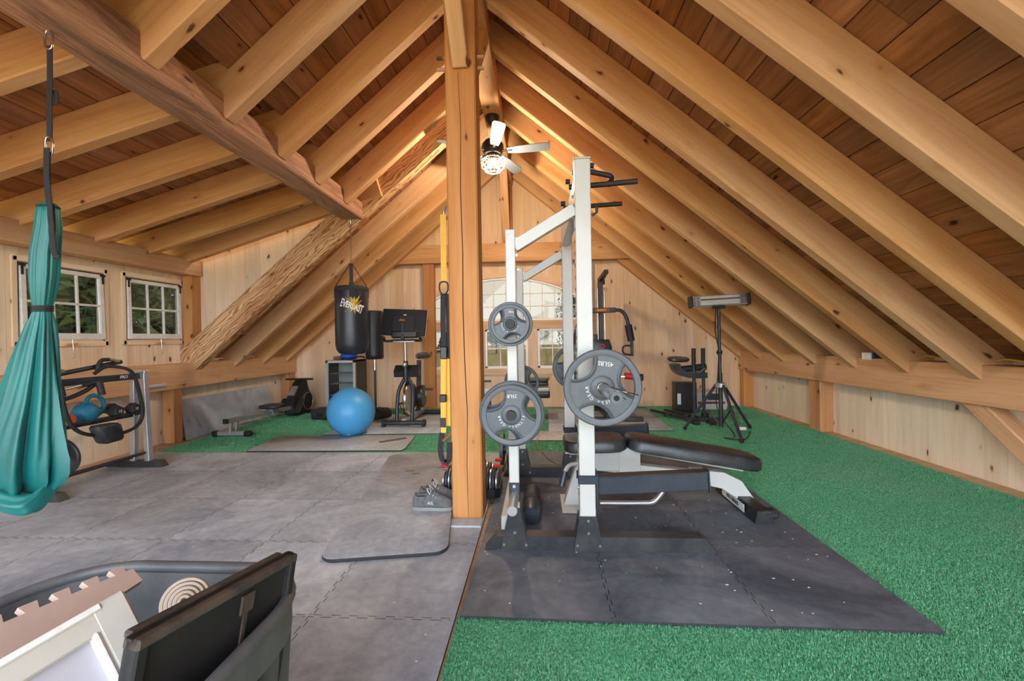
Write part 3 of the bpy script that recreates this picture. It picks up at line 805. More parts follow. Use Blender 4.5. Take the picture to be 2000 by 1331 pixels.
def blades(x0, x1, y0, y1, dens, h, w):
    n = int((x1 - x0) * (y1 - y0) * dens)
    x = rs.uniform(x0, x1, n); y = rs.uniform(y0, y1, n)
    ok = ~in_r(x, y, (-.36, 1.50, 1.66, 4.09)) & ~((x < -.35) & (y < 4.12)) & (x < 3.2 + .08 * (y + 1.6) / 8.5)
    for rct in ((-2.6, -1.25, 4.9, 6.2), (.2, 1.6, 5.05, 6.6)): ok &= ~in_r(x, y, rct)
    x, y = x[ok], y[ok]; n = len(x)
    an = rs.uniform(0, 2 * pi, n); ln = rs.uniform(.0, .7, n) * h; la = rs.uniform(0, 2 * pi, n); hh = h * rs.uniform(.6, 1.1, n)
    P = np.empty((n, 3, 3))
    P[:, 0] = np.stack([x + w * np.cos(an), y + w * np.sin(an), np.full(n, .008)], 1)
    P[:, 1] = np.stack([x - w * np.cos(an), y - w * np.sin(an), np.full(n, .008)], 1)
    P[:, 2] = np.stack([x + ln * np.cos(la), y + ln * np.sin(la), .008 + hh], 1)
    return P.reshape(-1, 3)
P = np.concatenate([blades(-.34, 3.3, .9, 1.7, 90000, .014, .0016), blades(1.2, 3.3, 1.7, 3.0, 52000, .014, .002), blades(1.2, 3.3, 3.0, 4.4, 26000, .014, .003),
                    blades(-4.1, 3.3, 4.1, 5.4, 11000, .014, .0045), blades(-4.1, 3.3, 5.4, 6.80, 6000, .014, .006)])
me = bpy.data.meshes.new('turf_pile'); nv = len(P)
me.vertices.add(nv); me.vertices.foreach_set('co', P.ravel()); me.loops.add(nv); me.loops.foreach_set('vertex_index', np.arange(nv))
me.polygons.add(nv // 3); me.polygons.foreach_set('loop_start', np.arange(0, nv, 3)); me.update(); me.validate()
o = obj('turf_pile', me, 'turf_green', turf, None, None); o['kind'] = 'stuff'

# loose mats
def rounded(x0, x1, y0, y1, r, n=6):
    out = []
    for cx, cy, a0 in ((x1 - r, y1 - r, 0), (x0 + r, y1 - r, pi / 2), (x0 + r, y0 + r, pi), (x1 - r, y0 + r, 3 * pi / 2)):
        out += [(cx + r * cos(a0 + pi / 2 * k / n), cy + r * sin(a0 + pi / 2 * k / n)) for k in range(n + 1)]
    return out
def soft_slab(poly, z0, z1, e=.004, M=None, mb=None, edge=0):
    """slab with a rounded upper edge"""
    mb = mb or MB(); n = len(poly)
    cx = sum(p[0] for p in poly) / n; cy = sum(p[1] for p in poly) / n
    area = sum(poly[i][0] * poly[(i + 1) % n][1] - poly[(i + 1) % n][0] * poly[i][1] for i in range(n))
    if area < 0: poly = poly[::-1]
    def ins(d):
        out = []
        for i in range(n):
            a = Vector(poly[i - 1]); b = Vector(poly[i]); c = Vector(poly[(i + 1) % n])
            t = (c - a); t.normalize(); out.append((b.x - t.y * d, b.y + t.x * d))
        return out
    R_ = []
    for d, z in ((e, z0), (0, z0 + e), (0, z1 - e), (e * .3, z1 - e * .3), (e, z1)): R_.append([(x, y, z) for x, y in ins(d)])
    rings = R_ if M is None else [[M @ Vector(p) for p in r_] for r_ in R_]
    mb.loft(rings); mb.m[-(4 * n + 2):-(n + 2)] = [edge] * (3 * n)
    return mb
mb = soft_slab(rounded(-.33, .33, -.97, .97, .08), 0, .022, .005, edge=1)
mx_ = T(-.975, 3.03, .0155) @ Matrix.Rotation(radians(9.5), 4, 'Z')
ym = thing('exercise_mat', 'thick grey exercise mat with rounded corners lying beside the post', 'exercise mat', (-.975, 3.03, .0155), radians(9.5))
mb.build('pad', ['yoga_foam', 'mat_edge'], ym, 40, False)
for x, y in ((-.06, .42), (-.0, .34), (.20, .47), (.25, .40)):
    MB().box((x, y, .0215), (.075, .014, .0012), T(0, 0, 0), .0005).build('slot', 'crack_dark', ym, None, False)
mb = soft_slab([(-3.06, 4.10), (-1.42, 4.13), (-1.40, 4.2), (-1.46, 4.75), (-1.50, 4.80), (-3.05, 4.74), (-3.12, 4.68)], .012, .026, .004, edge=1)
tag(mb.build('exercise_mat', ['pale_foam', 'mat_edge']), 'long pale grey dusty mat lying at the far edge of the grey tiles', 'exercise mat')
mb = soft_slab([(-2.65, 4.84), (-1.2, 4.9), (-1.45, 6.15), (-2.55, 6.2)], .012, .022, .003, edge=1)
tag(mb.build('exercise_mat', ['foam_grey', 'mat_edge']), 'grey mat on the turf under the exercise bike', 'exercise mat')
mb = soft_slab([(.12, 5.0), (1.62, 5.02), (1.66, 6.55), (.15, 6.6)], .012, .022, .003, edge=1)
tag(mb.build('exercise_mat', ['foam_grey', 'mat_edge']), 'dark rubber mat on the turf under the home gym machine', 'exercise mat')
mb = soft_slab([(-.32, 4.55), (.3, 4.55), (.3, 5.0), (-.32, 5.0)], .012, .022, .003, edge=1)  # pale foam paints in the gable window's glare at this spot
tag(mb.build('exercise_mat', ['pale_foam', 'mat_edge']), 'small pale mat on the turf between rack and home gym', 'exercise mat')
a_, b_ = G(741, 864, .03), G(793, 856, .03)
MB().bar(a_, b_, .06, .006, b=.002).build('x', 'foam_black').name = 'rubber_strip'
tag(bpy.data.objects['rubber_strip'], 'narrow dark rubber strip lying on the long pale mat', 'strip')
tag(MB().box((-.46, 2.50, .014), (.20, .10, .020), None, .003).build('edge_block', 'foam_grey'), 'short grey rubber block laid against the foot of the post', 'mat strip')
tag(MB().box((-.625, 2.53, .020), (.06, .62, .008), euler(rz=0), .003).build('edge_strip', 'foam_black'), 'long narrow rubber edging strip between exercise mat and post', 'mat strip')

# lint and debris on the mats and turf
fl_mb = MB(); r_ = random.Random(21)
for i in range(260):
    if i < 90: x, y, z = r_.uniform(-.3, 1.45), r_.uniform(1.7, 2.9), .0275
    elif i < 190: x, y, z = r_.uniform(1.5, 3.1), r_.uniform(1.6, 4.6), .024
    else: x, y, z = r_.uniform(-2.8, -.4), r_.uniform(1.2, 3.9), .0165
    s_ = r_.uniform(.002, .0055); a = r_.uniform(0, pi)
    fl_mb.box((x, y, z + .001), (s_ * r_.uniform(1, 2.6), s_, .0016), None)
plain('lint', (206, 204, 198), .9)
o = fl_mb.build('lint_flecks', 'lint', None, None); o['kind'] = 'stuff'; tag(o, 'tiny pale lint flecks scattered over mats and turf', 'debris')
# ================================================================== equipment materials
plain('white_metal', (190, 191, 188), .42, 0, var=.03, coat=.2)
plain('silver_metal', (190, 192, 196), .35, .7, var=.05)
plain('chrome', (210, 208, 206), .16, 1, var=.04)
plain('black_metal', (40, 42, 46), .42, .2, var=.12, dust=(110, 108, 106, .35), dscale=6)
plain('navy_metal', (44, 52, 64), .36, .2, var=.08, dust=(92, 90, 92, .25), dscale=5)
plain('cast_iron', (84, 90, 96), .48, .25, var=.1, scale=30, bump=.25, bscale=180)
plain('letter_white', (214, 216, 214), .6, var=.03)
plain('rubber_black', (34, 35, 38), .65, var=.15)
plain('plastic_black', (30, 31, 34), .4, var=.12)
plain('vinyl_black', (30, 33, 38), .36, var=.2, dust=(112, 116, 122, .3), dscale=5, bump=.15, bscale=90)
plain('leather_bag', (30, 36, 46), .36, var=.12, bump=.2, bscale=70)
plain('red_plastic', (196, 36, 40), .4)
plain('orange_coat', (226, 98, 42), .5)
plain('blue_vinyl', (72, 158, 214), .42, var=.05, scale=4)
plain('teal_coat', (26, 116, 152), .5, var=.08)
plain('blue_plastic', (36, 84, 196), .35)
plain('yellow_web', (226, 176, 74), .8, var=.1, bump=.2, bscale=120)
plain('black_web', (40, 40, 42), .85, var=.12)
plain('shoe_grey', (96, 98, 102), .85, var=.35, scale=30, bump=.3, bscale=120)
plain('shoe_sole', (142, 142, 142), .8, var=.12)
plain('lace_grey', (196, 196, 194), .8)
plain('outlet_white', (232, 228, 220), .5, var=.02)
plain('cable_yellow', (214, 186, 60), .6)
plain('blue_box', (34, 70, 120), .5)
plain('brown_box', (122, 78, 52), .7)
plain('box_print', (196, 190, 184), .7, var=.06)
plain('print_red', (128, 44, 48), .6)
plain('gold_print', (190, 156, 40), .6)
plain('screen_black', (30, 32, 38), .35)
plain('fan_black', (32, 30, 30), .4, .5)
plain('blade_grey', (104, 112, 120), .5, var=.04)
plain('cage_white', (232, 216, 190), .4, .3)
plain('tan_cord', (186, 142, 84), .7)
plain('gap_black', (14, 14, 15), .8)

def bolts(parent, pts, r=.011, h=.012, axis=(0, -1, 0), mat='steel'):
    for p in pts:
        p = Vector(p); a = Vector(axis)
        MB().cyl(p, p + a * h, r, 6).build('bolt', mat, parent, None)

# ------------------------------------------------------------------ tall post in the middle of the room
post = thing('timber_post', 'square knotty timber post rising from floor to ridge in mid room', 'post', (-.462, 2.672, 0))
beam('shaft', (-.462, 2.672, .002), (-.462, 2.672, 3.74), .195, .195, 'post_pine', post, up=(1, 0, 0), b=.01)
beam('brace', (-.455, 2.60, 2.90), (-.455, 1.83, 3.76), .125, .10, 'rafter_pine', post, up=(1, 0, 0))
beam('brace', (-.43, 2.745, 2.95), (-.43, 3.5, 3.76), .125, .10, 'rafter_pine', post, up=(1, 0, 0))
for y, z in ((2.69, 3.02), (2.69, 2.945)): MB().cyl((-.635, y, z), (-.32, y, z - .006), .012, 10).build('peg', 'plate_pine', post)
ck = [(-.455, .004), (-.460, .35), (-.452, .7), (-.462, 1.0), (-.468, 1.35), (-.463, 1.7), (-.470, 2.1), (-.462, 2.5), (-.474, 2.84)]
mb = MB()
for (x0, z0), (x1, z1), k in zip(ck[:-1], ck[1:], range(9)):
    w0, w1 = (.001 + .0022 * sin(pi * k / 8)), (.001 + .0022 * sin(pi * (k + 1) / 8))
    mb.add([(x0 - w0, 2.5735, z0), (x0 + w0, 2.5735, z0), (x1 + w1, 2.5735, z1), (x1 - w1, 2.5735, z1), (x0 - w0, 2.58, z0), (x0 + w0, 2.58, z0), (x1 + w1, 2.58, z1), (x1 - w1, 2.58, z1)],
           [(0, 1, 2, 3), (4, 7, 6, 5), (0, 4, 5, 1), (3, 2, 6, 7), (0, 3, 7, 4), (1, 5, 6, 2)])
mb.build('crack', 'crack_dark', post, None)

# ------------------------------------------------------------------ weight plates
def plate(name, label, R_, th, lbs, rot, c, group=None, holes=(134, 14, 254), facing=-1):
    """grip plate; local z is its axis, turned to face the camera side (-Y)"""
    t = thing(name, label, 'weight plate', c, 0, group)
    B0 = T(*c) @ Matrix.Rotation(pi / 2, 4, 'X') @ Matrix.Rotation(rot, 4, 'Z')
    hl = []
    for hdeg in holes:
        h0 = radians(hdeg); ro = .82 * R_; pts = []
        for k in range(13):
            a = h0 + radians(-33 + 66 * k / 12); pts.append((ro * cos(a), ro * sin(a)))
        p0 = Vector((ro * cos(h0 + radians(33)), ro * sin(h0 + radians(33)))); p1 = Vector((ro * cos(h0 - radians(33)), ro * sin(h0 - radians(33))))
        mid = (p0 + p1) / 2; ax = Vector((cos(h0), sin(h0)))
        for k in range(1, 12):
            q = p0 + (p1 - p0) * k / 12
            pts.append(tuple(q - ax * (.24 * R_ * sin(pi * k / 12) ** .8)))
        hl.append(pts)
    outer = [(.88 * R_ * cos(2 * pi * k / 64), .88 * R_ * sin(2 * pi * k / 64)) for k in range(64)]
    hole = [(.026 * cos(2 * pi * k / 24), .026 * sin(2 * pi * k / 24)) for k in range(24)]
    flat_curve_mb([outer, hole] + hl, th * .45, B0).build('web', 'cast_iron', t, 40)
    mb = MB().lathe([(.83 * R_, -th * .45), (.86 * R_, -th * .5), (.97 * R_, -th * .5), (R_, -th * .35), (R_, th * .35), (.97 * R_, th * .5), (.86 * R_, th * .5), (.83 * R_, th * .45)], 64, B0, closed=True)
    mb.build('rim', 'cast_iron', t, 40)
    MB().lathe([(.026, -th * .5), (.2 * R_ + .012, -th * .5), (.25 * R_ + .012, -th * .3), (.25 * R_ + .012, th * .3), (.2 * R_ + .012, th * .5), (.026, th * .5)], 32, B0, closed=True).build('hub', 'cast_iron', t, 40)
    for pts in hl:
        lip = [(p[0], p[1]) for p in pts[12:]] + [pts[0]]
        lp = MB()
        path = [B0 @ Vector((x * .985, y * .985, th * .22)) for x, y in lip]
        lp.tube(path, R_ * .052, 6)
        lp.build('grip_lip', 'cast_iron', t, 50)
    # raised lettering
    lt = MB()
    text_mb(lbs, R_ * .16, .0015, B0 @ T(0, R_ * -.62, th * .235), lt)
    word = 'FITNESS GEAR'; span = radians(165)
    for k, ch in enumerate(word):
        if ch == ' ': continue
        a = pi / 2 + span / 2 - span * k / (len(word) - 1)
        text_mb(ch, R_ * .125, .0015, B0 @ T(R_ * (.365 + .004 / R_) * cos(a), R_ * (.365 + .004 / R_) * sin(a), th * .235) @ Matrix.Rotation(a - pi / 2, 4, 'Z'), lt)
    o = lt.build('lettering', 'letter_white', t, None); o['kind'] = 'stuff'
    return t
ROT = radians(180)
HH = (134 - 180, 14 - 180, 254 - 180)
BX, BZ = .313, .905
YN, YF = 2.165, 3.335
plate('weight_plate', 'largest iron plate, marked 45LBS, on the bar end with the clip', .190, .034, '45LBS', radians(172), (BX, 2.03, BZ), holes=(-38, -158, 82))
plate('weight_plate', 'large 45LBS iron plate on the barbell end nearer the gable window', .190, .034, '45LBS', ROT, (BX, 3.47, BZ), holes=HH)
PX = -.136
plate('weight_plate', 'iron plate marked 25LBS, outermost on the lower peg beside the post', .1515, .028, '25LBS', ROT, (PX, 2.035, .772), holes=(-43, -160, 80))
plate('weight_plate', 'iron plate marked 35LBS behind the 25LBS plate on the lower peg', .166, .030, '35LBS', ROT, (PX, 2.075, .772), holes=(-50, -170, 70))
plate('weight_plate', 'small iron plate marked 10LBS, outermost on the upper peg', .098, .022, '10LBS', radians(168), (PX, 2.055, 1.226), holes=(-18, -130, 110))
plate('weight_plate', 'iron plate on the upper peg behind the small 10LBS plate', .113, .026, '10LBS', radians(150), (PX, 2.085, 1.226), holes=(10, -110, 130))
plate('weight_plate', 'iron plate on the lower peg of the rack upright farther from the post', .15, .03, '25LBS', ROT, (PX - .005, 3.50, .775), holes=HH)

# ------------------------------------------------------------------ squat rack
ZM = .027
rack = thing('squat_rack', 'white steel half rack with black base feet and spotter arms', 'squat rack', (.25, 2.75, ZM))
XT, XS = .250, PX
for y in (YN, YF):
    n = y < 3
    yc = y + .04
    # base foot
    mb = MB().prism([(-.30, 0), (-.235, .075), (.845, .075), (.905, 0)], -.0375, .0375, T(0, yc, ZM) @ euler(rx=pi / 2))
    mb.build('base_foot', 'black_metal', rack)
    MB().box((XT, yc, (ZM + .07 + 2.09) / 2), (.083, .075, 2.09 - ZM - .07), None, .004).build('upright', 'white_metal', rack)
    MB().box((XT, yc, 2.094), (.089, .081, .008), None, .002).build('upright_cap', 'white_metal', rack)
    MB().box((XS, yc, (ZM + .07 + 1.735) / 2), (.053, .06, 1.735 - ZM - .07), None, .004).build('rear_upright', 'white_metal', rack)
    MB().bar((XS + .02, yc, 1.645), (XT - .04, yc, 1.835), .05, .062, b=.003).build('top_strut', 'white_metal', rack)
    for xx, hw, top, ht in ((XT, .078, .045, .185), (XS, .078, .028, .225)):
        for s_ in (-1, 1):
            yy = yc + s_ * .0415
            MB().prism([(xx - hw, .002), (xx + hw, .002), (xx + top, ht), (xx - top, ht)], -.0035, .0035, T(0, yy, ZM) @ euler(rx=pi / 2)).build('gusset', 'black_metal', rack)
        bolts(rack, [(xx - hw * .75, yc - .045, ZM + .035), (xx + hw * .75, yc - .045, ZM + .035), (xx, yc - .045, ZM + .10), (xx, yc - .045, ZM + ht - .02)], .008, .007)
    # adjustment holes on the inner side of the upright
    mb = MB()
    for k in range(26): mb.box((XT - .0418, yc, .32 + k * .064), (.001, .024, .018))
    o = mb.build('hole_row', 'gap_black', rack, None); o['kind'] = 'stuff'
    # plate storage pegs
    for z, L_ in ((1.226, .16), (.772, .17), (.315, .20)):
        sgn = -1 if n else 1
        y0 = yc + sgn * .03
        MB().cyl((XS, y0, z), (XS, y0 + sgn * L_, z), .0245, 20).build('plate_peg', 'silver_metal' if z < .5 else 'rubber_black', rack)
        MB().box((XS, y0 + sgn * .004, z + .02), (.057, .01, .10), None, .002).build('peg_bracket', 'navy_metal', rack)
        bolts(rack, [(XS, y0 + sgn * .009, z + .055)], .009, .008, (0, sgn, 0))
    # bar hook
    MB().box((XT + .055, yc, BZ - .03), (.05, .06, .018), None, .003).box((XT + .045, yc, BZ + .02), (.012, .06, .10), None, .003).box((BX + .03, yc, BZ - .012), (.012, .06, .05), None, .003).build('bar_hook', 'black_metal', rack)
    # spotter arm with collar
    z0 = .362; zc = .385
    M, Ln = frame((XT + .045, yc + .01, z0), (XT + .045 + .58, yc + .01, z0 + .028))
    MB().box((Ln / 2, 0, 0), (Ln, .06, .092), M, .003).build('spotter_arm', 'navy_metal', rack)
    MB().box((Ln / 2, 0, .048), (Ln, .062, .004), M).build('arm_liner', 'vinyl_black', rack)
    MB().box((Ln + .004, 0, .004), (.008, .072, .118), M, .002).build('arm_stop', 'navy_metal', rack)
    MB().box((XT, yc - .045, .405), (.1, .012, .045), None, .003).box((XT + .05, yc, .34), (.012, .1, .20), None, .003).box((XT, yc + .045, .405), (.1, .012, .045), None, .003).build('arm_collar', 'navy_metal', rack)
    bolts(rack, [(XT - .044, yc - .03, .36)], .008, .01, (-1, 0, 0))
    bolts(rack, [(XS - .012, yc - .03, 1.715), (XS + .03, yc, 1.69), (XS + .03, yc, 1.60)], .007, .006)
    bolts(rack, [(XT - .046, yc - .01, 1.90), (XT - .046, yc - .01, 1.79)], .008, .01, (-1, 0, 0))
MB().box((XS - .055, (YN + YF) / 2 + .04, .125), (.05, YF - YN - .08, .10), None, .004).build('cross_tube', 'white_metal', rack)
MB().box((XT - .01, (YN + YF) / 2 + .04, 1.96), (.055, YF - YN - .08, .13), None, .004).build('cross_plate', 'silver_metal', rack)
def handle(pts, r=.0155, mat='rubber_black'): MB().tube(pts, r, 10).build('pull_up_grip', mat, rack, 60)
p1, p2 = AY(1245, 354, 2.42), AY(1215, 398, 2.9)
handle([(.20, 2.44, p1.z - .012), (.40, 2.43, p1.z - .008), tuple(p1)])
handle([(.20, 2.92, p2.z - .012), (.36, 2.91, p2.z - .006), tuple(p2)])
q = [AY(1117, 337, 2.5), AY(1150, 336, 2.5), AY(1180, 341, 2.5), AY(1193, 345, 2.5), AY(1194, 352, 2.49), AY(1188, 361, 2.45)]
handle(bez(q, 4))
q = [AY(1156, 421, 2.95), AY(1165, 414, 2.93), AY(1166, 402, 2.9)]
handle(q, .012, 'chrome')
MB().cyl(AY(1149, 323, 2.3), AY(1160, 324, 2.3), .014, 12).build('knob', 'rubber_black', rack)
for u_, v_ in ((1113, 355), (1104, 398)):
    p = AY(u_, v_, 2.75); MB().cyl(p, p + Vector((-.03, 0, 0)), .016, 10).build('knob', 'rubber_black', rack)

# ------------------------------------------------------------------ barbell
bb = thing('barbell', 'steel olympic barbell resting across the rack hooks', 'barbell', (BX, 2.75, BZ - .025))
MB().cyl((BX, 2.0, BZ), (BX, 3.50, BZ), .014, 14).build('shaft', 'chrome', bb)
for y0, y1 in ((2.10, 1.665), (3.42, 3.86)):
    s_ = 1 if y1 > y0 else -1
    MB().cyl((BX, y0, BZ), (BX, y1, BZ), .0245, 24).build('sleeve', 'chrome', bb)
    MB().cyl((BX, y0 - s_ * .012, BZ), (BX, y0 + s_ * .01, BZ), .037, 24).build('collar', 'chrome', bb)
    e0 = MB().lathe([(.011, .001), (.0255, .001), (.0265, -.006), (.0245, -.012)], 24, T(BX, y1, BZ) @ euler(rx=pi / 2 * (1 if s_ < 0 else -1)))
    e0.build('end_ring', 'cast_iron', bb); MB().cyl((BX, y1 - s_ * .001, BZ), (BX, y1 + s_ * .0022, BZ), .0115, 12).build('end_cap', 'gap_black', bb)
clip = thing('spring_clip', 'chrome spring clip on the near sleeve of the barbell', 'spring clip', (BX, 1.99, BZ))
mb = MB(); pts = []
for k in range(49):
    a = 2 * pi * k / 16; pts.append((BX + .028 * cos(a), 2.005 - .022 * k / 48, BZ + .028 * sin(a)))
mb.tube(pts, .0028, 6); mb.build('coil', 'chrome', clip, 60)
MB().tube([(BX + .02, 2.0, BZ - .018), (BX + .075, 1.97, BZ - .035), (BX + .10, 1.96, BZ - .05)], .003, 6).build('prong', 'chrome', clip, 60)
MB().tube([(BX + .024, 1.985, BZ + .01), (BX + .10, 1.975, BZ - .015), (BX + .16, 1.965, BZ - .03)], .003, 6).build('prong', 'chrome', clip, 60)

# ------------------------------------------------------------------ adjustable bench
bench = thing('weight_bench', 'adjustable weight bench with black pads on a white frame inside the rack', 'weight bench', (.75, 2.78, ZM))
YBn = 2.78
def pad(x0, z0, x1, z1, w, th, taper=1.0):
    M, Ln = frame((x0, YBn, z0), (x1, YBn, z1)); hw = w / 2
    out = [(0, -hw * .62), (.03, -hw * .9), (.08, -hw), (Ln - .10, -hw * taper), (Ln - .03, -hw * taper * .86), (Ln, -hw * taper * .55), (Ln, hw * taper * .55), (Ln - .03, hw * taper * .86), (Ln - .10, hw * taper), (.08, hw), (.03, hw * .9), (0, hw * .62)]
    mb = MB(); n = len(out)
    rings = []
    for d, z in ((.012, -th * .5), (0, -th * .38), (0, th * .18), (.010, th * .40), (.035, th * .5)):
        rr = []
        for x, y in out:
            cx = Ln / 2; rr.append(M @ Vector((x + (d if x < cx else -d), y * (1 - d / hw), z)))
        rings.append(rr)
    return mb.loft(rings)
pad(.165, .445, .565, .455, .29, .085).build('seat_pad', 'vinyl_black', bench, 40)
pad(.585, .462, 1.42, .318, .29, .085, .9).build('back_pad', 'vinyl_black', bench, 40)
def wbar(name, p0, p1, w, h, mat='white_metal', b=.004): return MB().bar((p0[0], YBn + p0[1], p0[2]), (p1[0], YBn + p1[1], p1[2]), w, h, b=b).build(name, mat, bench)
wbar('seat_carrier', (.20, 0, .385), (.56, 0, .39), .05, .035)
wbar('back_carrier', (.62, 0, .40), (1.33, 0, .275), .05, .035)
wbar('main_beam', (.30, 0, .31), (1.22, 0, .20), .065, .07)
wbar('side_plate', (.36, -.05, .33), (.62, -.05, .33), .006, .12)
wbar('side_plate', (.36, .05, .33), (.62, .05, .33), .006, .12)
wbar('pivot_plate', (.52, -.052, .33), (.66, -.052, .33), .006, .19); wbar('pivot_plate', (.52, .052, .33), (.66, .052, .33), .006, .19)
MB().prism([(.16, ZM + .012), (.285, ZM + .012), (.31, .37), (.265, .37)], -.035, .035, T(0, YBn, 0) @ euler(rx=pi / 2)).build('front_leg', 'white_metal', bench)
MB().box((.215, YBn, ZM + .006), (.15, .30, .012), None, .003).build('front_foot', 'white_metal', bench)
MB().prism([(1.0, .275), (1.20, .255), (1.31, .20), (1.385, ZM + .06), (1.28, ZM + .06), (1.19, .15), (1.0, .195)], -.035, .035, T(0, YBn, 0) @ euler(rx=pi / 2)).build('rear_leg', 'white_metal', bench)
MB().prism([(-.05, 0), (.06, 0), (.045, .075), (-.035, .075)], -.27, .27, T(1.32, YBn, ZM) @ euler(rx=pi / 2)).build('rear_foot', 'black_metal', bench)
MB().box((1.368, YBn - .235, ZM + .052), (.10, .075, .05), euler(), .015).build('foot_end', 'rubber_black', bench)
sg = MB().box((1.266, YBn, ZM + .042), (.003, .30, .048), None); sg.build('name_plate', 'letter_white', bench)
mb = MB(); text_mb('PRO SERIES', .032, .0012, axes((0, -1, 0), (0, 0, 1), (1.2635, YBn + .0, ZM + .042)), mb, bold=.0008); o = mb.build('lettering', 'plastic_black', bench, None); o['kind'] = 'stuff'
q = [AY(1172, 983, 2.72), AY(1250, 983, 2.72), AY(1275, 981, 2.72), AY(1289, 968, 2.72), AY(1303, 948, 2.72)]
MB().tube(bez(q, 5), .0155, 10).build('leg_tube', 'silver_metal', bench, 60)
arc = [AY(1205, 952, 2.70), AY(1228, 958, 2.70), AY(1252, 959, 2.70), AY(1276, 955, 2.70), AY(1292, 948, 2.70)]
mb = MB()
for a, b in zip(arc[:-1], arc[1:]): mb.bar(a, b, .006, .034)
mb.build('ladder_plate', 'silver_metal', bench, None)
bolts(bench, [tuple(a + Vector((0, -.004, 0))) for a in arc], .008, .004)
q = [AY(1126, 906, 2.66), AY(1113, 909, 2.63), AY(1106, 917, 2.60), AY(1104, 924, 2.58)]
MB().tube(bez(q, 4), .013, 10).build('side_handle', 'white_metal', bench, 60)
MB().tube([AY(1104, 921, 2.58), AY(1097, 950, 2.56)], .021, 12).build('handle_grip', 'navy_metal', bench, 60)

# ------------------------------------------------------------------ floor things around the rack
fr_ = thing('foam_roller', 'dark grey foam roller lying on the mat inside the rack', 'foam roller', (-.065, 2.72, ZM))
MB().lathe([(.02, -.2), (.05, -.2), (.055, -.19), (.055, .19), (.05, .2), (.02, .2)], 24, T(-.055, 2.66, ZM + .055) @ euler(rx=pi / 2)).build('tube', 'navy_metal', fr_)
MB().lathe([(.056, -.03), (.058, -.03), (.058, .03), (.056, .03)], 24, T(-.055, 2.66, ZM + .055) @ euler(rx=pi / 2), closed=True).build('band', 'rubber_black', fr_)
tray = thing('dumbbell_tray', 'black plastic tray behind the foot of the post holding the chrome dumbbells', 'tray', (-.50, 3.0, ZM))
mb = MB(); out = rounded(-.72, -.285, 2.87, 3.17, .05); inn = rounded(-.705, -.30, 2.885, 3.155, .04)
mb.loft([[(x, y, ZM - .004) for x, y in out], [(x, y, .09) for x, y in out], [(x, y, .09) for x, y in inn], [(x, y, .045) for x, y in inn]])
mb.build('shell', 'plastic_black', tray)
def adj_db(y, label, red):
    t = thing('adjustable_dumbbell', label, 'dumbbell', (-.5, y, .05), 0, None)
    c = Vector((-.50, y, .15))
    MB().cyl(c - Vector((.10, 0, 0)), c + Vector((.10, 0, 0)), .016, 12).build('handle', red, t)
    for s_ in (-1, 1):
        for k in range(6):
            r_ = .092 - .004 * k; x = c.x + s_ * (.085 + k * .021)
            MB().lathe([(.01, -.007), (r_ - .012, -.008), (r_, -.004), (r_, .004), (r_ - .012, .008), (.01, .007)], 20, T(x, y, .05 + r_) @ euler(ry=pi / 2)).build('disc', 'silver_metal' if k % 2 else 'cast_iron', t)
        MB().box((c.x + s_ * .19, y, .235), (.05, .04, .018), None, .004).build('selector', 'red_plastic', t)
adj_db(2.95, 'chrome adjustable dumbbell with red selectors, in the tray on the side of the shoes', 'rubber_black')
adj_db(3.09, 'chrome adjustable dumbbell with red selectors, in the tray on the side of the window', 'red_plastic')
for k, (x, r_) in enumerate(((-.33, .14), (-.27, .125), (-.215, .08))):
    d = thing('weight_plate', ['black disc plate standing on edge behind the dumbbell tray, largest of three', 'black disc plate standing on edge behind the dumbbell tray, middle of three', 'black disc plate standing on edge behind the dumbbell tray, smallest of three'][k], 'weight plate', (x, 3.66, ZM))
    MB().lathe([(.015, -.016), (r_ * .3, -.016), (r_ * .32, -.010), (r_ * .84, -.010), (r_ * .87, -.018), (r_, -.014), (r_, .014), (r_ * .87, .018), (r_ * .84, .010), (r_ * .32, .010), (r_ * .3, .016), (.015, .016)], 28, T(x, 3.66, ZM + r_) @ euler(ry=pi / 2), closed=True).build('disc', 'cast_iron', d)
    MB().cyl((x - .02, 3.66, ZM + r_), (x + .02, 3.66, ZM + r_), .02, 14).build('hub', 'steel', d)
mb = MB().tube(bez([(.02, 5.4, .03), (-.02, 4.4, .03), (.06, 3.9, .035), (.16, 3.62, .03), (.14, 3.5, .03)], 6), .003, 6)
tag(mb.build('cord', 'tan_cord', None, 60), 'thin tan cord lying on the mat behind the rack', 'cord')

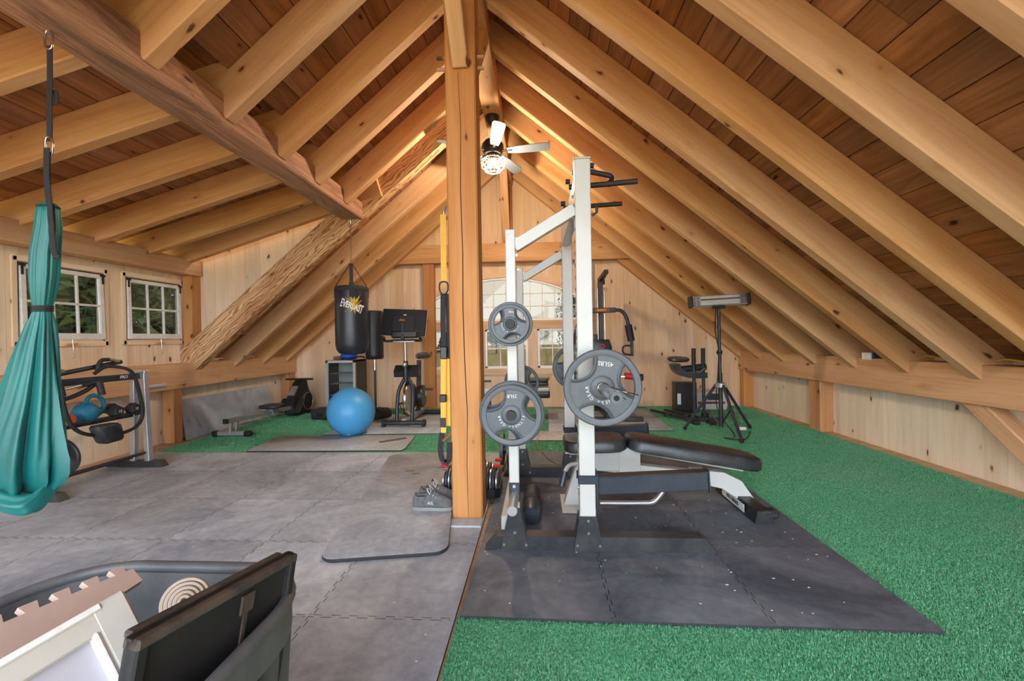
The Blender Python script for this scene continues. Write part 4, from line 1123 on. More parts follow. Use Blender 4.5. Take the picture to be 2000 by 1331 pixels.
def shoe(loc, rz, label):
    t = thing('sneaker', label, 'shoe', loc, rz)
    # local x: heel(0) -> toe(.27)
    secs = [(-.004, .016, .055), (.012, .030, .095), (.045, .035, .080), (.085, .036, .086), (.115, .037, .108), (.16, .042, .088), (.21, .045, .062), (.245, .038, .046), (.265, .02, .032)]
    mb = MB(); rings = []
    for x, w, h in secs:
        rings.append([(x, -w, .014), (x, -w * 1.12, .018 + h * .3), (x, -w * .8, .018 + h * .72), (x, -w * .38, .018 + h), (x, w * .38, .018 + h), (x, w * .8, .018 + h * .72), (x, w * 1.12, .018 + h * .3), (x, w, .014)])
    o = mb.loft(rings).build('upper', 'shoe_grey', t, 180, False); md = o.modifiers.new('round', 'SUBSURF'); md.levels = md.render_levels = 2
    def outline(k): return [(x, -w * k) for x, w, h in secs] + [(.277, 0)] + [(x, w * k) for x, w, h in secs[::-1]] + [(-.008, 0)]
    MB().loft([[(x, y, 0) for x, y in outline(1.02)], [(x, y, .010) for x, y in outline(1.12)], [(x, y, .024) for x, y in outline(1.08)]]).build('sole', 'shoe_sole', t, 40, False)
    ap = MB(); pts = [(.012, 0), (.03, -.024), (.08, -.024), (.112, -.016), (.118, 0), (.112, .016), (.08, .024), (.03, .024)]
    ap.loft([[(x, y, .090 + (.012 if x < .03 else 0)) for x, y in pts], [(x * .98 + .001, y * 1.1, .097 + (.012 if x < .03 else -.002)) for x, y in pts]]).build('collar', 'rubber_black', t, 40, False)
    MB().loft([[(.10, -.02, .108), (.10, .02, .108), (.105, .02, .114), (.105, -.02, .114)], [(.085, -.024, .15), (.085, .024, .15), (.09, .024, .152), (.09, -.024, .152)]]).build('tongue', 'shoe_grey', t, 40, False)
    for k in range(4):
        x = .115 + k * .02; h = .124 - k * .011
        MB().tube([(x, -.03, h - .018), (x + .008, 0, h), (x, .03, h - .018)], .003, 6).build('lace', 'lace_grey', t, 60, False)
    MB().tube(bez([(.112, 0, .128), (.10, -.03, .145), (.12, -.043, .112), (.115, 0, .13), (.10, .03, .145), (.125, .04, .112)], 4), .0028, 6).build('lace', 'lace_grey', t, 60, False)
    mb = MB(); text_mb('ASL', .026, .001, axes((1, 0, 0), (0, .1, .99), (.12, -.0405, .052)), mb, shear=.2); mb.build('side_mark', 'letter_white', t, None, False)
shoe((-.835, 2.655, .0385), radians(2), 'worn grey lace-up sneaker by the post, with its side mark in view')
shoe((-.83, 2.775, .0385), radians(4), 'worn grey lace-up sneaker half hidden behind its twin by the post')

# ------------------------------------------------------------------ suspension trainer on the post
sx = thing('suspension_trainer', 'yellow and black suspension strap hanging from a ring on the post', 'suspension strap', (-.6, 2.62, .35))
XS_ = -.595
def strap(pts, w, mat, name='strap', th=.004): 
    mb = MB()
    for a, b in zip(pts[:-1], pts[1:]): mb.bar(a, b, w, th, up=(0, -1, 0))
    return mb.build(name, mat, sx, None)
MB().torus((0, 0, 0), .035, .008, 20, 8, T(-.585, 2.655, 1.985) @ euler(ry=pi / 2, rz=.6)).build('anchor_ring', 'silver_metal', sx, 60)
strap([(XS_ - .005, 2.64, 1.97), (XS_ - .003, 2.63, 1.75), (XS_, 2.615, 1.525)], .038, 'yellow_web')
MB().tube(bez([(XS_ - .022, 2.60, 1.52), (XS_ - .026, 2.60, 1.47), (XS_, 2.60, 1.44), (XS_ + .026, 2.60, 1.47), (XS_ + .022, 2.60, 1.52)], 4, True), .005, 8, True).build('carabiner', 'black_iron', sx, 60)
strap([(XS_ - .004, 2.60, 1.45), (XS_ - .008, 2.595, 1.25), (XS_ - .002, 2.59, 1.06)], .034, 'black_web')
strap([(XS_ + .022, 2.61, 1.45), (XS_ + .022, 2.605, 1.05)], .024, 'black_web')
MB().box((XS_ - .002, 2.585, 1.07), (.045, .03, .08), None, .006).build('buckle', 'plastic_black', sx)
strap([(XS_ - .006, 2.585, 1.03), (XS_ - .010, 2.58, .82), (XS_ - .012, 2.575, .56)], .034, 'yellow_web')
strap([(XS_ + .016, 2.60, 1.03), (XS_ + .016, 2.595, .60)], .028, 'yellow_web')
MB().box((XS_ - .010, 2.575, .78), (.044, .02, .05), None, .006).build('buckle', 'plastic_black', sx)
MB().box((XS_ - .014, 2.572, .625), (.036, .006, .06), None, .001).build('logo_patch', 'plastic_black', sx)
strap([(XS_ + .028, 2.60, 1.42), (XS_ + .03, 2.6, .75)], .016, 'black_web')
lp = bez([(XS_ - .020, 2.57, .56), (XS_ - .032, 2.57, .46), (XS_ - .02, 2.57, .385), (XS_ + .005, 2.57, .37), (XS_ + .022, 2.57, .40), (XS_ + .026, 2.57, .5)], 6)
mb = MB()
for a, b in zip(lp[:-1], lp[1:]): mb.bar(a, b, .034, .004, up=(0, 1, 0))
mb.build('foot_loop', 'black_web', sx, None)
MB().cyl((XS_ - .018, 2.57, .505), (XS_ + .035, 2.60, .55), .014, 12).build('handle_grip', 'brown_box', sx)

# ------------------------------------------------------------------ ceiling fan
fx, fy = -.478, 4.73
fan = thing('ceiling_fan', 'black ceiling fan with pale blades and caged lamp under the ridge beam', 'ceiling fan', (fx, fy, 3.72))
MB().lathe([(.02, 3.64), (.05, 3.645), (.078, 3.69), (.08, 3.735)], 24, T(fx, fy, 0)).build('canopy', 'fan_black', fan)
MB().cyl((fx, fy, 3.44), (fx, fy, 3.66), .013, 12).build('downrod', 'fan_black', fan)
MB().lathe([(.03, 3.34), (.10, 3.35), (.125, 3.40), (.125, 3.46), (.095, 3.50), (.02, 3.52)], 28, T(fx, fy, -.06)).build('motor', 'fan_black', fan)
for k in range(5):
    a = radians(-6 + 72 * k)
    M = T(fx, fy, 3.325) @ Matrix.Rotation(a, 4, 'Z')
    MM = M @ Matrix.Rotation(radians(-12), 4, 'X')
    MB().bar(M @ Vector((.09, 0, 0)), M @ Vector((.23, 0, 0)), .03, .012, b=.003).build('blade_bracket', 'fan_black', fan)
    MB().prism([(.17, -.045), (.30, -.062), (.62, -.07), (.655, -.055), (.665, 0), (.655, .055), (.62, .07), (.30, .062), (.17, .045)], -.004, .004, MM).build('blade', 'blade_grey', fan)
MB().lathe([(.02, 3.27), (.06, 3.275), (.075, 3.34), (.03, 3.35)], 24, T(fx, fy, -.06)).build('lamp_holder', 'fan_black', fan)
cg = MB()
for z, r_ in ((3.30, .10), (3.255, .135), (3.21, .13), (3.165, .095), (3.145, .05)): cg.torus((0, 0, 0), r_, .0035, 28, 6, T(fx, fy, z - .06))
for k in range(10):
    a = 2 * pi * k / 10
    cg.tube([(fx + r_ * cos(a), fy + r_ * sin(a), z - .06) for r_, z in ((.07, 3.33), (.10, 3.30), (.135, 3.255), (.13, 3.21), (.095, 3.165), (.05, 3.145))], .003, 5)
cg.build('cage', 'cage_white', fan, 60)
mt, N, L, B = new_mat('bulb_glow'); B.inputs['Emission Color'].default_value = (1, .72, .42, 1); B.inputs['Emission Strength'].default_value = 12; B.inputs['Base Color'].default_value = (1, .9, .7, 1)
for k in range(3):
    a = 2 * pi * k / 3 + .5
    MB().sphere((fx + .05 * cos(a), fy + .05 * sin(a), 3.175), .03, 14, (1, 1, 1.2)).build('bulb', 'bulb_glow', fan, 60)
ld = bpy.data.lights.new('fan_lamp', 'POINT'); ld.energy = 27; ld.color = (1, .80, .58); ld.shadow_soft_size = .06
lo = bpy.data.objects.new('fan_lamp', ld); C.objects.link(lo); lo.location = (fx, fy, 3.07)
# ================================================================== heavy bag on its chain
hb = (-2.175, 4.70)
bag = thing('heavy_bag', 'black hanging punching bag with a white and gold name print', 'punching bag', (hb[0], hb[1], 1.0))
RB = .186
prof = [(.02, 1.002), (.10, 1.003), (.15, 1.02), (.175, 1.06), (.186, 1.12), (.187, 1.3), (.184, 1.55), (.182, 1.76), (.176, 1.79), (.16, 1.80), (.02, 1.80)]
MB().lathe(prof, 40, T(*hb, 0)).build('body', 'leather_bag', bag, 50)
MB().lathe([(.184, 1.74), (.187, 1.745), (.186, 1.785), (.181, 1.79)], 40, T(*hb, 0)).build('top_band', 'black_web', bag, 50)
for k in range(4):
    a = radians(25 + 90 * k)
    mb = MB(); P_ = [(.012, 2.07), (.10, 1.92), (.155, 1.83), (.186, 1.77), (.190, 1.66)]
    for (r0, z0), (r1, z1) in zip(P_[:-1], P_[1:]):
        mb.bar((hb[0] + r0 * cos(a), hb[1] + r0 * sin(a), z0), (hb[0] + r1 * cos(a), hb[1] + r1 * sin(a), z1), .04 if z1 > 1.8 else .055, .005, up=(cos(a), sin(a), .01))
    mb.build('strap', 'black_web', bag, None)
mb = MB(); z = 2.08; k = 0
while z < 2.50:
    M = T(hb[0], hb[1], z + .016) @ Matrix.Rotation(pi / 2 * (k % 2), 4, 'Z') @ euler(rx=pi / 2)
    pts = [M @ Vector((.009 * cos(a), .017 * sin(a), 0)) for a in [2 * pi * i / 10 for i in range(10)]]
    l_ = MB().tube(pts, .0028, 5, True); l_.build('chain_link', 'chrome', bag, 60); z += .027; k += 1
MB().torus((0, 0, 0), .02, .004, 16, 6, T(hb[0], hb[1], 2.52) @ euler(rx=pi / 2)).build('eye_ring', 'chrome', bag, 60)
MB().tube([(hb[0], hb[1], 2.54), (hb[0], hb[1], 2.60), (hb[0], hb[1], 2.615)], .006, 8).build('eye_bolt', 'steel', bag, 60)
th0 = atan2(-hb[1], -hb[0])
def on_bag(x, y, lift): 
    a = th0 + x / RB; return (hb[0] + (RB + lift) * cos(a), hb[1] + (RB + lift) * sin(a), 1.555 + y)
def ev(p):
    x, y = p[0], p[1]; y2 = y * (.85 + .55 * abs(x / .13) ** 1.5)
    c_, s_ = cos(radians(-20)), sin(radians(-20))
    return on_bag(x * c_ - y2 * s_, x * s_ + y2 * c_, .0025 + p[2])
mb = MB()
for k in range(13):
    a0 = 2 * pi * k / 13; r1 = .095 + .02 * ((k * 7) % 3)
    c0 = (.02, .02)
    pts = [(c0[0], c0[1]), (c0[0] + .055 * cos(a0 - .24), c0[1] + .055 * sin(a0 - .24)), (c0[0] + r1 * cos(a0), c0[1] + r1 * sin(a0)), (c0[0] + .055 * cos(a0 + .24), c0[1] + .055 * sin(a0 + .24))]
    mb.add([on_bag(x, y, .0012) for x, y in pts], [(0, 1, 2, 3)])
mb.build('star_print', 'gold_print', bag, None)
mb = text_mb('EVERLAST', .080, .0006, None, None, bold=.0022, spacing=.92, fn=lambda p: ev((p[0] * .80, p[1] * 1.25, p[2])))
o = mb.build('lettering', 'letter_white', bag, None); o['kind'] = 'stuff'

# freestanding bag
fb = (-2.43, 5.98)
sb = thing('freestanding_bag', 'slim black punching bag on a pole with round weighted base', 'punching bag', (*fb, 0))
MB().lathe([(.02, .885), (.11, .885), (.128, .90), (.130, .95), (.130, 1.55), (.126, 1.595), (.11, 1.605), (.02, 1.607)], 32, T(*fb, 0)).build('bag', 'leather_bag', sb, 50)
MB().cyl((*fb, .72), (*fb, .90), .022, 14).build('sleeve', 'chrome', sb); MB().cyl((*fb, .10), (*fb, .74), .016, 14).build('pole', 'black_metal', sb)
MB().lathe([(.02, .023), (.22, .023), (.235, .04), (.235, .09), (.21, .125), (.06, .15), (.02, .15)], 36, T(*fb, 0)).build('base', 'rubber_black', sb, 40)
for k in range(8):
    a = 2 * pi * k / 8; MB().bar((fb[0] + .07 * cos(a), fb[1] + .07 * sin(a), .152), (fb[0] + .2 * cos(a), fb[1] + .2 * sin(a), .133), .012, .008).build('base_rib', 'navy_metal', sb)

# exercise ball
eb = thing('exercise_ball', 'shiny light blue exercise ball resting on the long pale mat edge', 'exercise ball', (-2.28, 4.83, .02))
prof = []
for i in range(61):
    t_ = pi * i / 60; r_ = 1 + (.004 if (i % 2) else 0); prof.append((max(1e-6, .292 * r_ * sin(t_)), -.276 * r_ * cos(t_)))
MB().lathe(prof, 64, T(-2.28, 4.86, .298) @ euler(ry=radians(72), rz=.35)).build('ball', 'blue_vinyl', eb, 80)
MB().torus((0, 0, 0), .02, .003, 18, 6, T(-2.25, 4.72, .062) @ euler(rx=radians(62))).build('valve_mark', 'letter_white', eb, 60)

# beverage fridge
fg = thing('beverage_fridge', 'small silver and black glass door fridge against the gable wall', 'fridge', (-3.0, 6.3, .012))
x0, x1, y0, y1 = -3.255, -2.785, 6.13, 6.50
bm = MB(); bm.box((x0 + .012, (y0 + y1) / 2, .44), (.024, y1 - y0, .85)).box((x1 - .012, (y0 + y1) / 2, .44), (.024, y1 - y0, .85)).box(((x0 + x1) / 2, (y0 + y1) / 2, .855), (x1 - x0, y1 - y0, .024)).box(((x0 + x1) / 2, (y0 + y1) / 2, .06), (x1 - x0, y1 - y0, .09)).box(((x0 + x1) / 2, y1 - .012, .44), (x1 - x0, .024, .85))
bm.build('cabinet', 'plastic_black', fg)
dm = MB(); dz0, dz1 = .10, .868
for c_, s_ in (((x0 + .02, y0 - .018, (dz0 + dz1) / 2), (.04, .034, dz1 - dz0)), ((x1 - .02, y0 - .018, (dz0 + dz1) / 2), (.04, .034, dz1 - dz0)), (((x0 + x1) / 2, y0 - .018, dz1 - .02), (x1 - x0, .034, .04)), (((x0 + x1) / 2, y0 - .018, dz0 + .02), (x1 - x0, .034, .04))): dm.box(c_, s_, None, .003)
d_ = dm.build('door', 'silver_metal', fg)
MB().box(((x0 + x1) / 2, y0 - .018, (dz0 + dz1) / 2), (x1 - x0 - .07, .006, dz1 - dz0 - .07)).build('glass', 'clear_glass', d_, None)
MB().box(((x0 + x1) / 2, y1 - .03, .47), (x1 - x0 - .05, .008, .74)).build('reflection_panel', 'letter_white', fg)  # white panel added to stand in for the wall reflected in the door
for z in (.33, .50, .66): MB().box(((x0 + x1) / 2, y0 + .15, z), (x1 - x0 - .05, .26, .006)).build('shelf', 'letter_white', fg)
tag(MB().box((-3.13, 6.28, .896), (.12, .12, .055), None, .004).build('small_box', 'brown_box'), 'small brown box on top of the fridge', 'box')
tag(MB().sphere((-2.95, 6.24, .93), .13, 24, (1, 1, .47)).build('exercise_dome', 'blue_plastic', None, 60), 'squashed dark blue ball on top of the fridge under the hanging bag', 'ball')
tag(MB().sphere((-3.02, 6.44, 1.06), .085, 20).build('ball', 'red_plastic', None, 60), 'red ball perched behind the blue one on the fridge', 'ball')
tag(MB().tube(bez([(-2.84, 6.22, .885), (-2.80, 6.2, .91), (-2.76, 6.24, .92), (-2.70, 6.26, .90)], 5), .012, 8).build('hand_grip', 'rubber_black', None, 60), 'black curved grip hanging over the fridge edge', 'grip')

# step platform
st = thing('step_platform', 'low black plastic step box standing before the fridge', 'step', (-3.07, 5.92, .012))
mb = soft_slab(rounded(-3.34, -2.78, 5.80, 6.06, .03), .018, .165, .012); mb.build('block', 'plastic_black', st)
MB().box((-3.06, 5.93, .1665), (.42, .18, .003), None, .001).build('tread', 'rubber_black', st)
for x in (-3.2, -2.92): MB().box((x, 5.798, .09), (.09, .004, .06), None, .001).build('recess', 'gap_black', st)

# leaning mirror sheet
mt, N, L, B = new_mat('painted_reflection')
tc = N.new('ShaderNodeTexCoord'); n1 = N.new('ShaderNodeTexNoise'); n1.inputs['Scale'].default_value = 2.2; n1.inputs['Detail'].default_value = 6; n1.inputs['Distortion'].default_value = 1.2; L.new(tc.outputs['Object'], n1.inputs['Vector'])
r = N.new('ShaderNodeValToRGB'); r.color_ramp.elements[0].position = .35; r.color_ramp.elements[0].color = srgb(158, 170, 184); r.color_ramp.elements[1].position = .7; r.color_ramp.elements[1].color = srgb(206, 218, 230)  # pale blue tones paint in the mirror's bright reflection
L.new(n1.outputs['Fac'], r.inputs['Fac']); L.new(r.outputs[0], B.inputs['Base Color']); B.inputs['Metallic'].default_value = .35
mr = N.new('ShaderNodeMapRange'); mr.inputs['From Min'].default_value = .3; mr.inputs['From Max'].default_value = .7; mr.inputs['To Min'].default_value = .25; mr.inputs['To Max'].default_value = .55
L.new(n1.outputs['Fac'], mr.inputs['Value']); L.new(mr.outputs[0], B.inputs['Roughness'])
mi_ = thing('mirror_sheet', 'frameless mirror sheet leaning on the left knee wall', 'mirror', (-4.25, 5.5, 0))
bl, tl, tr, br = Vector((-4.20, 4.63, .004)), Vector((-4.352, 4.70, .478)), Vector((-4.352, 6.30, .478)), Vector((-4.20, 6.36, .004))
n_ = (tl - bl).cross(br - bl).normalized() * .006
MB().add([bl, br, tr, tl, bl - n_, br - n_, tr - n_, tl - n_], [(0, 1, 2, 3), (7, 6, 5, 4), (0, 4, 5, 1), (1, 5, 6, 2), (2, 6, 7, 3), (3, 7, 4, 0)]).build('glass', 'painted_reflection', mi_, None)
q0, q1 = bl.lerp(br, .2).lerp(tl.lerp(tr, .2), .42), bl.lerp(br, .17).lerp(tl.lerp(tr, .17), .95)
sg = 1 if n_.x > 0 else -1
MB().bar(q0 + n_ * .15 * sg, q1 + n_ * .15 * sg, .05, .002, up=n_).build('pale_strip', 'letter_white', mi_, None)  # narrow white strip laid just off the mirror face

# rowing machine
rw = thing('rowing_machine', 'black and silver rowing machine with its long rail beside the mirror', 'rowing machine', (-3.76, 5.5, .012))
XW_ = -3.76
MB().bar((XW_, 4.70, .215), (XW_, 6.0, .165), .055, .055, b=.006).build('rail', 'silver_metal', rw)
MB().bar((XW_, 4.69, .216), (XW_, 4.705, .2155), .06, .06).build('rail_cap', 'plastic_black', rw)
for y in (4.80, 4.9): MB().bar((XW_, y, .20), (XW_, y - .03, .05), .03, .02, up=(1, 0, 0)).build('rear_leg', 'silver_metal', rw)
MB().bar((XW_ - .20, 4.80, .05), (XW_ + .20, 4.80, .05), .06, .055, b=.012).build('rear_foot', 'silver_metal', rw)
for s_ in (-1, 1): MB().box((XW_ + s_ * .205, 4.80, .048), (.09, .085, .07), None, .02).build('foot_cap', 'plastic_black', rw)
mb = soft_slab(rounded(XW_ - .14, XW_ + .14, 5.42, 5.70, .08), .235, .285, .018); mb.build('seat', 'vinyl_black', rw, 50)
MB().prism([(5.5, .235), (5.64, .235), (5.60, .13), (5.54, .13)], XW_ - .05, XW_ + .05, axes((0, 1, 0), (0, 0, 1))).build('seat_carriage', 'silver_metal', rw)
prof2 = [(5.95, .08), (5.98, .25), (6.08, .40), (6.20, .53), (6.27, .565), (6.33, .55), (6.36, .45), (6.42, .34), (6.45, .22), (6.42, .08), (6.25, .03), (6.05, .03)]
MB().prism(prof2, XW_ - .07, XW_ + .07, axes((0, 1, 0), (0, 0, 1))).build('housing', 'plastic_black', rw, 40)
MB().lathe([(.02, -.085), (.15, -.085), (.165, -.07), (.165, .07), (.15, .085), (.02, .085)], 36, T(XW_, 6.33, .22) @ euler(ry=pi / 2)).build('flywheel_cover', 'rubber_black', rw, 40)
MB().torus((0, 0, 0), .135, .006, 36, 6, T(XW_ + .087, 6.33, .22) @ euler(ry=pi / 2)).build('cover_ring', 'silver_metal', rw, 60)
p0, p1 = Vector((XW_, 6.015, .345)), Vector((XW_, 6.13, .475))
MB().bar(p0, p1, .10, .012, up=(0, -.75, .66)).build('console', 'silver_metal', rw); MB().box((XW_, 6.03, .285), (.06, .03, .05), None, .015).build('dial', 'rubber_black', rw)
MB().cyl((XW_ - .22, 6.24, .575), (XW_ + .22, 6.24, .575), .016, 12).build('pull_handle', 'rubber_black', rw)
for s_ in (-1, 1): MB().bar((XW_ + s_ * .13, 5.93, .10), (XW_ + s_ * .13, 6.10, .29), .10, .025, up=(0, -.7, .7), b=.01).build('foot_plate', 'rubber_black', rw)
MB().bar((XW_ - .2, 6.38, .045), (XW_ + .2, 6.38, .045), .05, .05, b=.01).build('front_foot', 'plastic_black', rw)

# ------------------------------------------------------------------ weight storage stand at the left wall
ws = thing('weight_stand', 'silver and black weight storage stand under the small left windows', 'weight stand', (-3.75, 3.2, .015))
ZT = .016
for y in (3.62, 2.80):
    for xa, xb in ((-3.79, -3.80), (-3.69, -3.655)):
        MB().bar((xa, y, .90), (xb, y, ZT + .05), .045, .05, up=(0, 1, 0), b=.004).build('leg', 'silver_metal', ws)
    MB().prism([(-4.05, 0), (-3.49, 0), (-3.53, .055), (-4.01, .055)], -.035, .035, T(0, y, ZT) @ euler(rx=pi / 2)).build('base_foot', 'black_metal', ws)
    MB().box((-3.74, y, .90), (.16, .05, .03), None, .004).build('end_cap', 'silver_metal', ws)
    MB().bar((-3.80, y, .50), (-3.67, y, .54), .03, .03).build('shelf_bracket', 'black_metal', ws)
    MB().bar((-3.81, y, .11), (-3.66, y, .15), .03, .03).build('shelf_bracket', 'black_metal', ws)
MB().box((-3.735, 3.21, .865), (.05, .80, .055), None, .004).build('top_beam', 'navy_metal', ws)
mb = MB(); text_mb('PRO', .036, .001, axes((0, 1, 0), (0, 0, 1), (-3.7088, 3.45, .868)), mb, shear=.25, bold=.001); o = mb.build('lettering', 'letter_white', ws, None); o['kind'] = 'stuff'
for x, z in ((-3.79, .495), (-3.68, .535), (-3.80, .105), (-3.67, .15)): MB().cyl((x, 2.80, z), (x, 3.62, z), .013, 12).build('shelf_rail', 'navy_metal', ws)
for z in (.745,):
    MB().cyl((-3.72, 3.64, z), (-3.72, 3.87, z), .023, 16).build('plate_peg', 'silver_metal', ws); MB().box((-3.72, 3.645, z), (.055, .012, .07), None, .003).build('peg_bracket', 'navy_metal', ws)
    MB().cyl((-3.72, 2.78, z), (-3.72, 2.60, z), .023, 16).build('plate_peg', 'silver_metal', ws)
# kettlebell
kb = thing('kettlebell', 'teal coated kettlebell lying on the upper shelf of the weight stand', 'kettlebell', (-3.73, 3.2, .53))
KM = T(-3.735, 3.15, .600) @ Matrix.Rotation(radians(62), 4, 'X') @ Matrix.Rotation(radians(180), 4, 'X')
KM = T(-3.735, 3.16, .602) @ Matrix.Rotation(radians(-50), 4, 'X')
MB().lathe([(.02, -.075), (.055, -.075), (.078, -.05), (.088, -.005), (.08, .035), (.06, .06), (.03, .072), (.001, .073)], 28, KM).build('body', 'teal_coat', kb, 50)
pts = [KM @ Vector(p) for p in bez([(0, -.055, .035), (0, -.078, .09), (0, -.06, .135), (0, 0, .155), (0, .06, .135), (0, .078, .09), (0, .055, .035)], 5)]
MB().tube(pts, .0165, 10).build('handle', 'teal_coat', kb, 60)
def hexdb(c, yaw, label, mat='rubber_black', r=.052, txt=True):
    t = thing('hex_dumbbell', label, 'dumbbell', c, yaw)
    MB().cyl((-.06, 0, 0), (.06, 0, 0), .014, 12).build('handle', 'navy_metal', t, 35, False)
    for s_ in (-1, 1):
        pr = [(r * .86, s_ * .055), (r, s_ * .065), (r, s_ * .115), (r * .8, s_ * .125)]
        mb = MB(); rings = [[(x, rr * cos(pi / 6 + k * pi / 3), rr * sin(pi / 6 + k * pi / 3)) for k in range(6)] for rr, x in pr]
        mb.loft(rings if s_ > 0 else [g[::-1] for g in rings]).build('head', mat, t, 30, False)
    if txt:
        mb = MB(); text_mb('10', .04, .001, axes((0, 1, 0), (0, 0, 1), (.1258, 0, 0)), mb); o = mb.build('lettering', 'letter_white', t, None, False); o['kind'] = 'stuff'
hexdb((-3.76, 3.33, .578), radians(8), 'black hex dumbbell marked 10 on the stand next to the kettlebell')
hexdb((-3.76, 3.478, .578), radians(8), 'black hex dumbbell marked 10 nearest the silver end legs of the stand')
hexdb((-3.76, 2.955, .578), radians(10), 'orange hex dumbbell on the stand, half hidden by the silk', 'orange_coat', .045, False)
wp = thing('weight_plate', 'black round plate resting low on the stand beside the teal silk', 'weight plate', (-3.66, 2.97, .16))
MB().lathe([(.018, -.018), (.05, -.018), (.055, -.010), (.12, -.010), (.125, -.02), (.15, -.016), (.15, .016), (.125, .02), (.12, .010), (.055, .010), (.05, .018), (.018, .018)], 36, T(-3.735, 2.97, .29) @ euler(ry=pi / 2 - .35, rz=.2), closed=True).build('disc', 'cast_iron', wp, 40)
# looped ab roller hanging on the stand
ab = thing('ab_roller', 'black looped tube ab roller hung over the weight stand', 'ab roller', (-3.62, 3.2, .4))
XA = -3.625
lp = [(200, 730), (225, 716), (250, 722), (264, 740), (274, 775), (278, 810), (268, 832), (240, 846), (205, 851), (165, 848), (140, 832), (126, 800), (121, 775), (113, 752), (105, 742)]
P_ = [AX(u_, v_, XA) for u_, v_ in lp]
for i, p in enumerate(P_): p.x = XA - (.07 if i < 2 else 0)
MB().tube(bez(P_, 5), .0145, 10).build('loop_tube', 'rubber_black', ab, 60)
q = [AX(104, 786, -3.68), AX(140, 776, -3.66), AX(170, 762, -3.65), AX(188, 748, -3.65)]
MB().tube(bez(q, 5), .017, 10).build('side_tube', 'rubber_black', ab, 60)
MB().tube([AX(158, 754, -3.64), AX(190, 746, -3.64)], .019, 12).build('grip', 'rubber_black', ab, 60)
MB().tube([AX(118, 763, -3.64), AX(160, 753, -3.64)], .012, 12).build('grip_bar', 'silver_metal', ab, 60)
MB().tube([AX(193, 746, -3.62), AX(200, 772, -3.60)], .024, 14).build('hand_grip', 'rubber_black', ab, 60)
MB().tube([AX(116, 752, -3.62), AX(122, 775, -3.62)], .022, 12).build('joint_sleeve', 'rubber_black', ab, 60)
hd = [AX(179, 833, -3.60), AX(228, 825, -3.60), AX(236, 858, -3.60), AX(197, 869, -3.60)]
c_ = sum(hd, Vector()) / 4
mb = MB(); rings = []
for d, s_ in ((-.055, .80), (-.035, 1.0), (.035, 1.0), (.055, .80)):
    ring = []
    for i in range(4):
        a, b = c_ + (hd[i] - c_) * s_, c_ + (hd[(i + 1) % 4] - c_) * s_
        ring += [a.lerp(b, .12) + Vector((d, 0, 0)), a.lerp(b, .5) + Vector((d * 1.1, 0, 0)), a.lerp(b, .88) + Vector((d, 0, 0))]
    rings.append(ring)
mb.loft(rings).build('head_rest', 'vinyl_black', ab, 50)
# pair of curl grip bars laid on top
cb = thing('grip_bar', 'black and chrome bent exercise bar lying on top of the stand', 'exercise bar', (-3.75, 3.1, .90))
MB().tube([AX(112, 732, -3.76), AX(236, 707, -3.76)], .019, 12).build('bar', 'navy_metal', cb, 60)
MB().tube(bez([AX(212, 703, -3.72), AX(200, 704, -3.72), AX(193, 712, -3.72), AX(190, 728, -3.72)], 5), .017, 10).build('grip', 'rubber_black', cb, 60)
MB().tube([AX(211, 702, -3.72), AX(232, 706, -3.72)], .014, 12).build('chrome_end', 'chrome', cb, 60)
MB().tube([AX(100, 722, -3.72), AX(124, 726, -3.72)], .016, 12).build('chrome_end', 'chrome', cb, 60)
# wall outlet behind
ol = thing('wall_outlet', 'white double wall outlet on the left knee wall behind the stand', 'outlet', (XL, 4.0, .54))
MB().box((XL + .004, 4.0, .543), (.008, .115, .085), None, .003).build('plate', 'outlet_white', ol)
for dy in (-.028, .028):
    MB().box((XL + .009, 4.0 + dy, .543), (.003, .034, .05), None, .001).build('socket', 'window_white', ol)
    for k in (-.007, .007): MB().box((XL + .0108, 4.0 + dy + k, .55), (.001, .003, .012)).build('slot', 'gap_black', ol, None)
orr = thing('wall_outlet', 'white outlet in a blue box on the right wall plate', 'outlet', (PR, 4.25, .91))
MB().box((PR + .03, 4.235, .925), (.06, .10, .055), None, .003).build('box', 'blue_box', orr)
MB().box((PR - .003, 4.26, .92), (.008, .12, .072), None, .003).build('plate', 'outlet_white', orr)
for dy in (-.03, .03): MB().box((PR - .008, 4.26 + dy, .92), (.003, .036, .045), None, .001).build('socket', 'window_white', orr)
for y0, y1 in ((3.40, 3.75), (2.8, 3.15), (4.48, 4.72), (5.12, 5.3), (5.70, 5.8)):
    tag(MB().tube(bez([(PR + .10, y0 - .08, .918), (PR + .06, y0 + .05, .94), (PR + .08, (y0 + y1) / 2, .93), (PR + .05, y1 - .05, .945), (PR + .10, y1 + .08, .918)], 5), .007, 8).build('electric_cable', 'cable_yellow', None, 60), 'yellow electric cable looping between rafters over the right wall plate', 'cable', 'yellow cables on the right plate')
for y0 in (5.27, 5.86, 6.45):
    tag(MB().tube(bez([(PL - .12, y0 - .12, .935), (PL - .05, y0, .96), (PL - .10, y0 + .10, .935)], 5), .006, 8).build('electric_cable', 'letter_white', None, 60), 'white electric cable looping between rafters over the left wall plate', 'cable', 'white cables on the left plate')
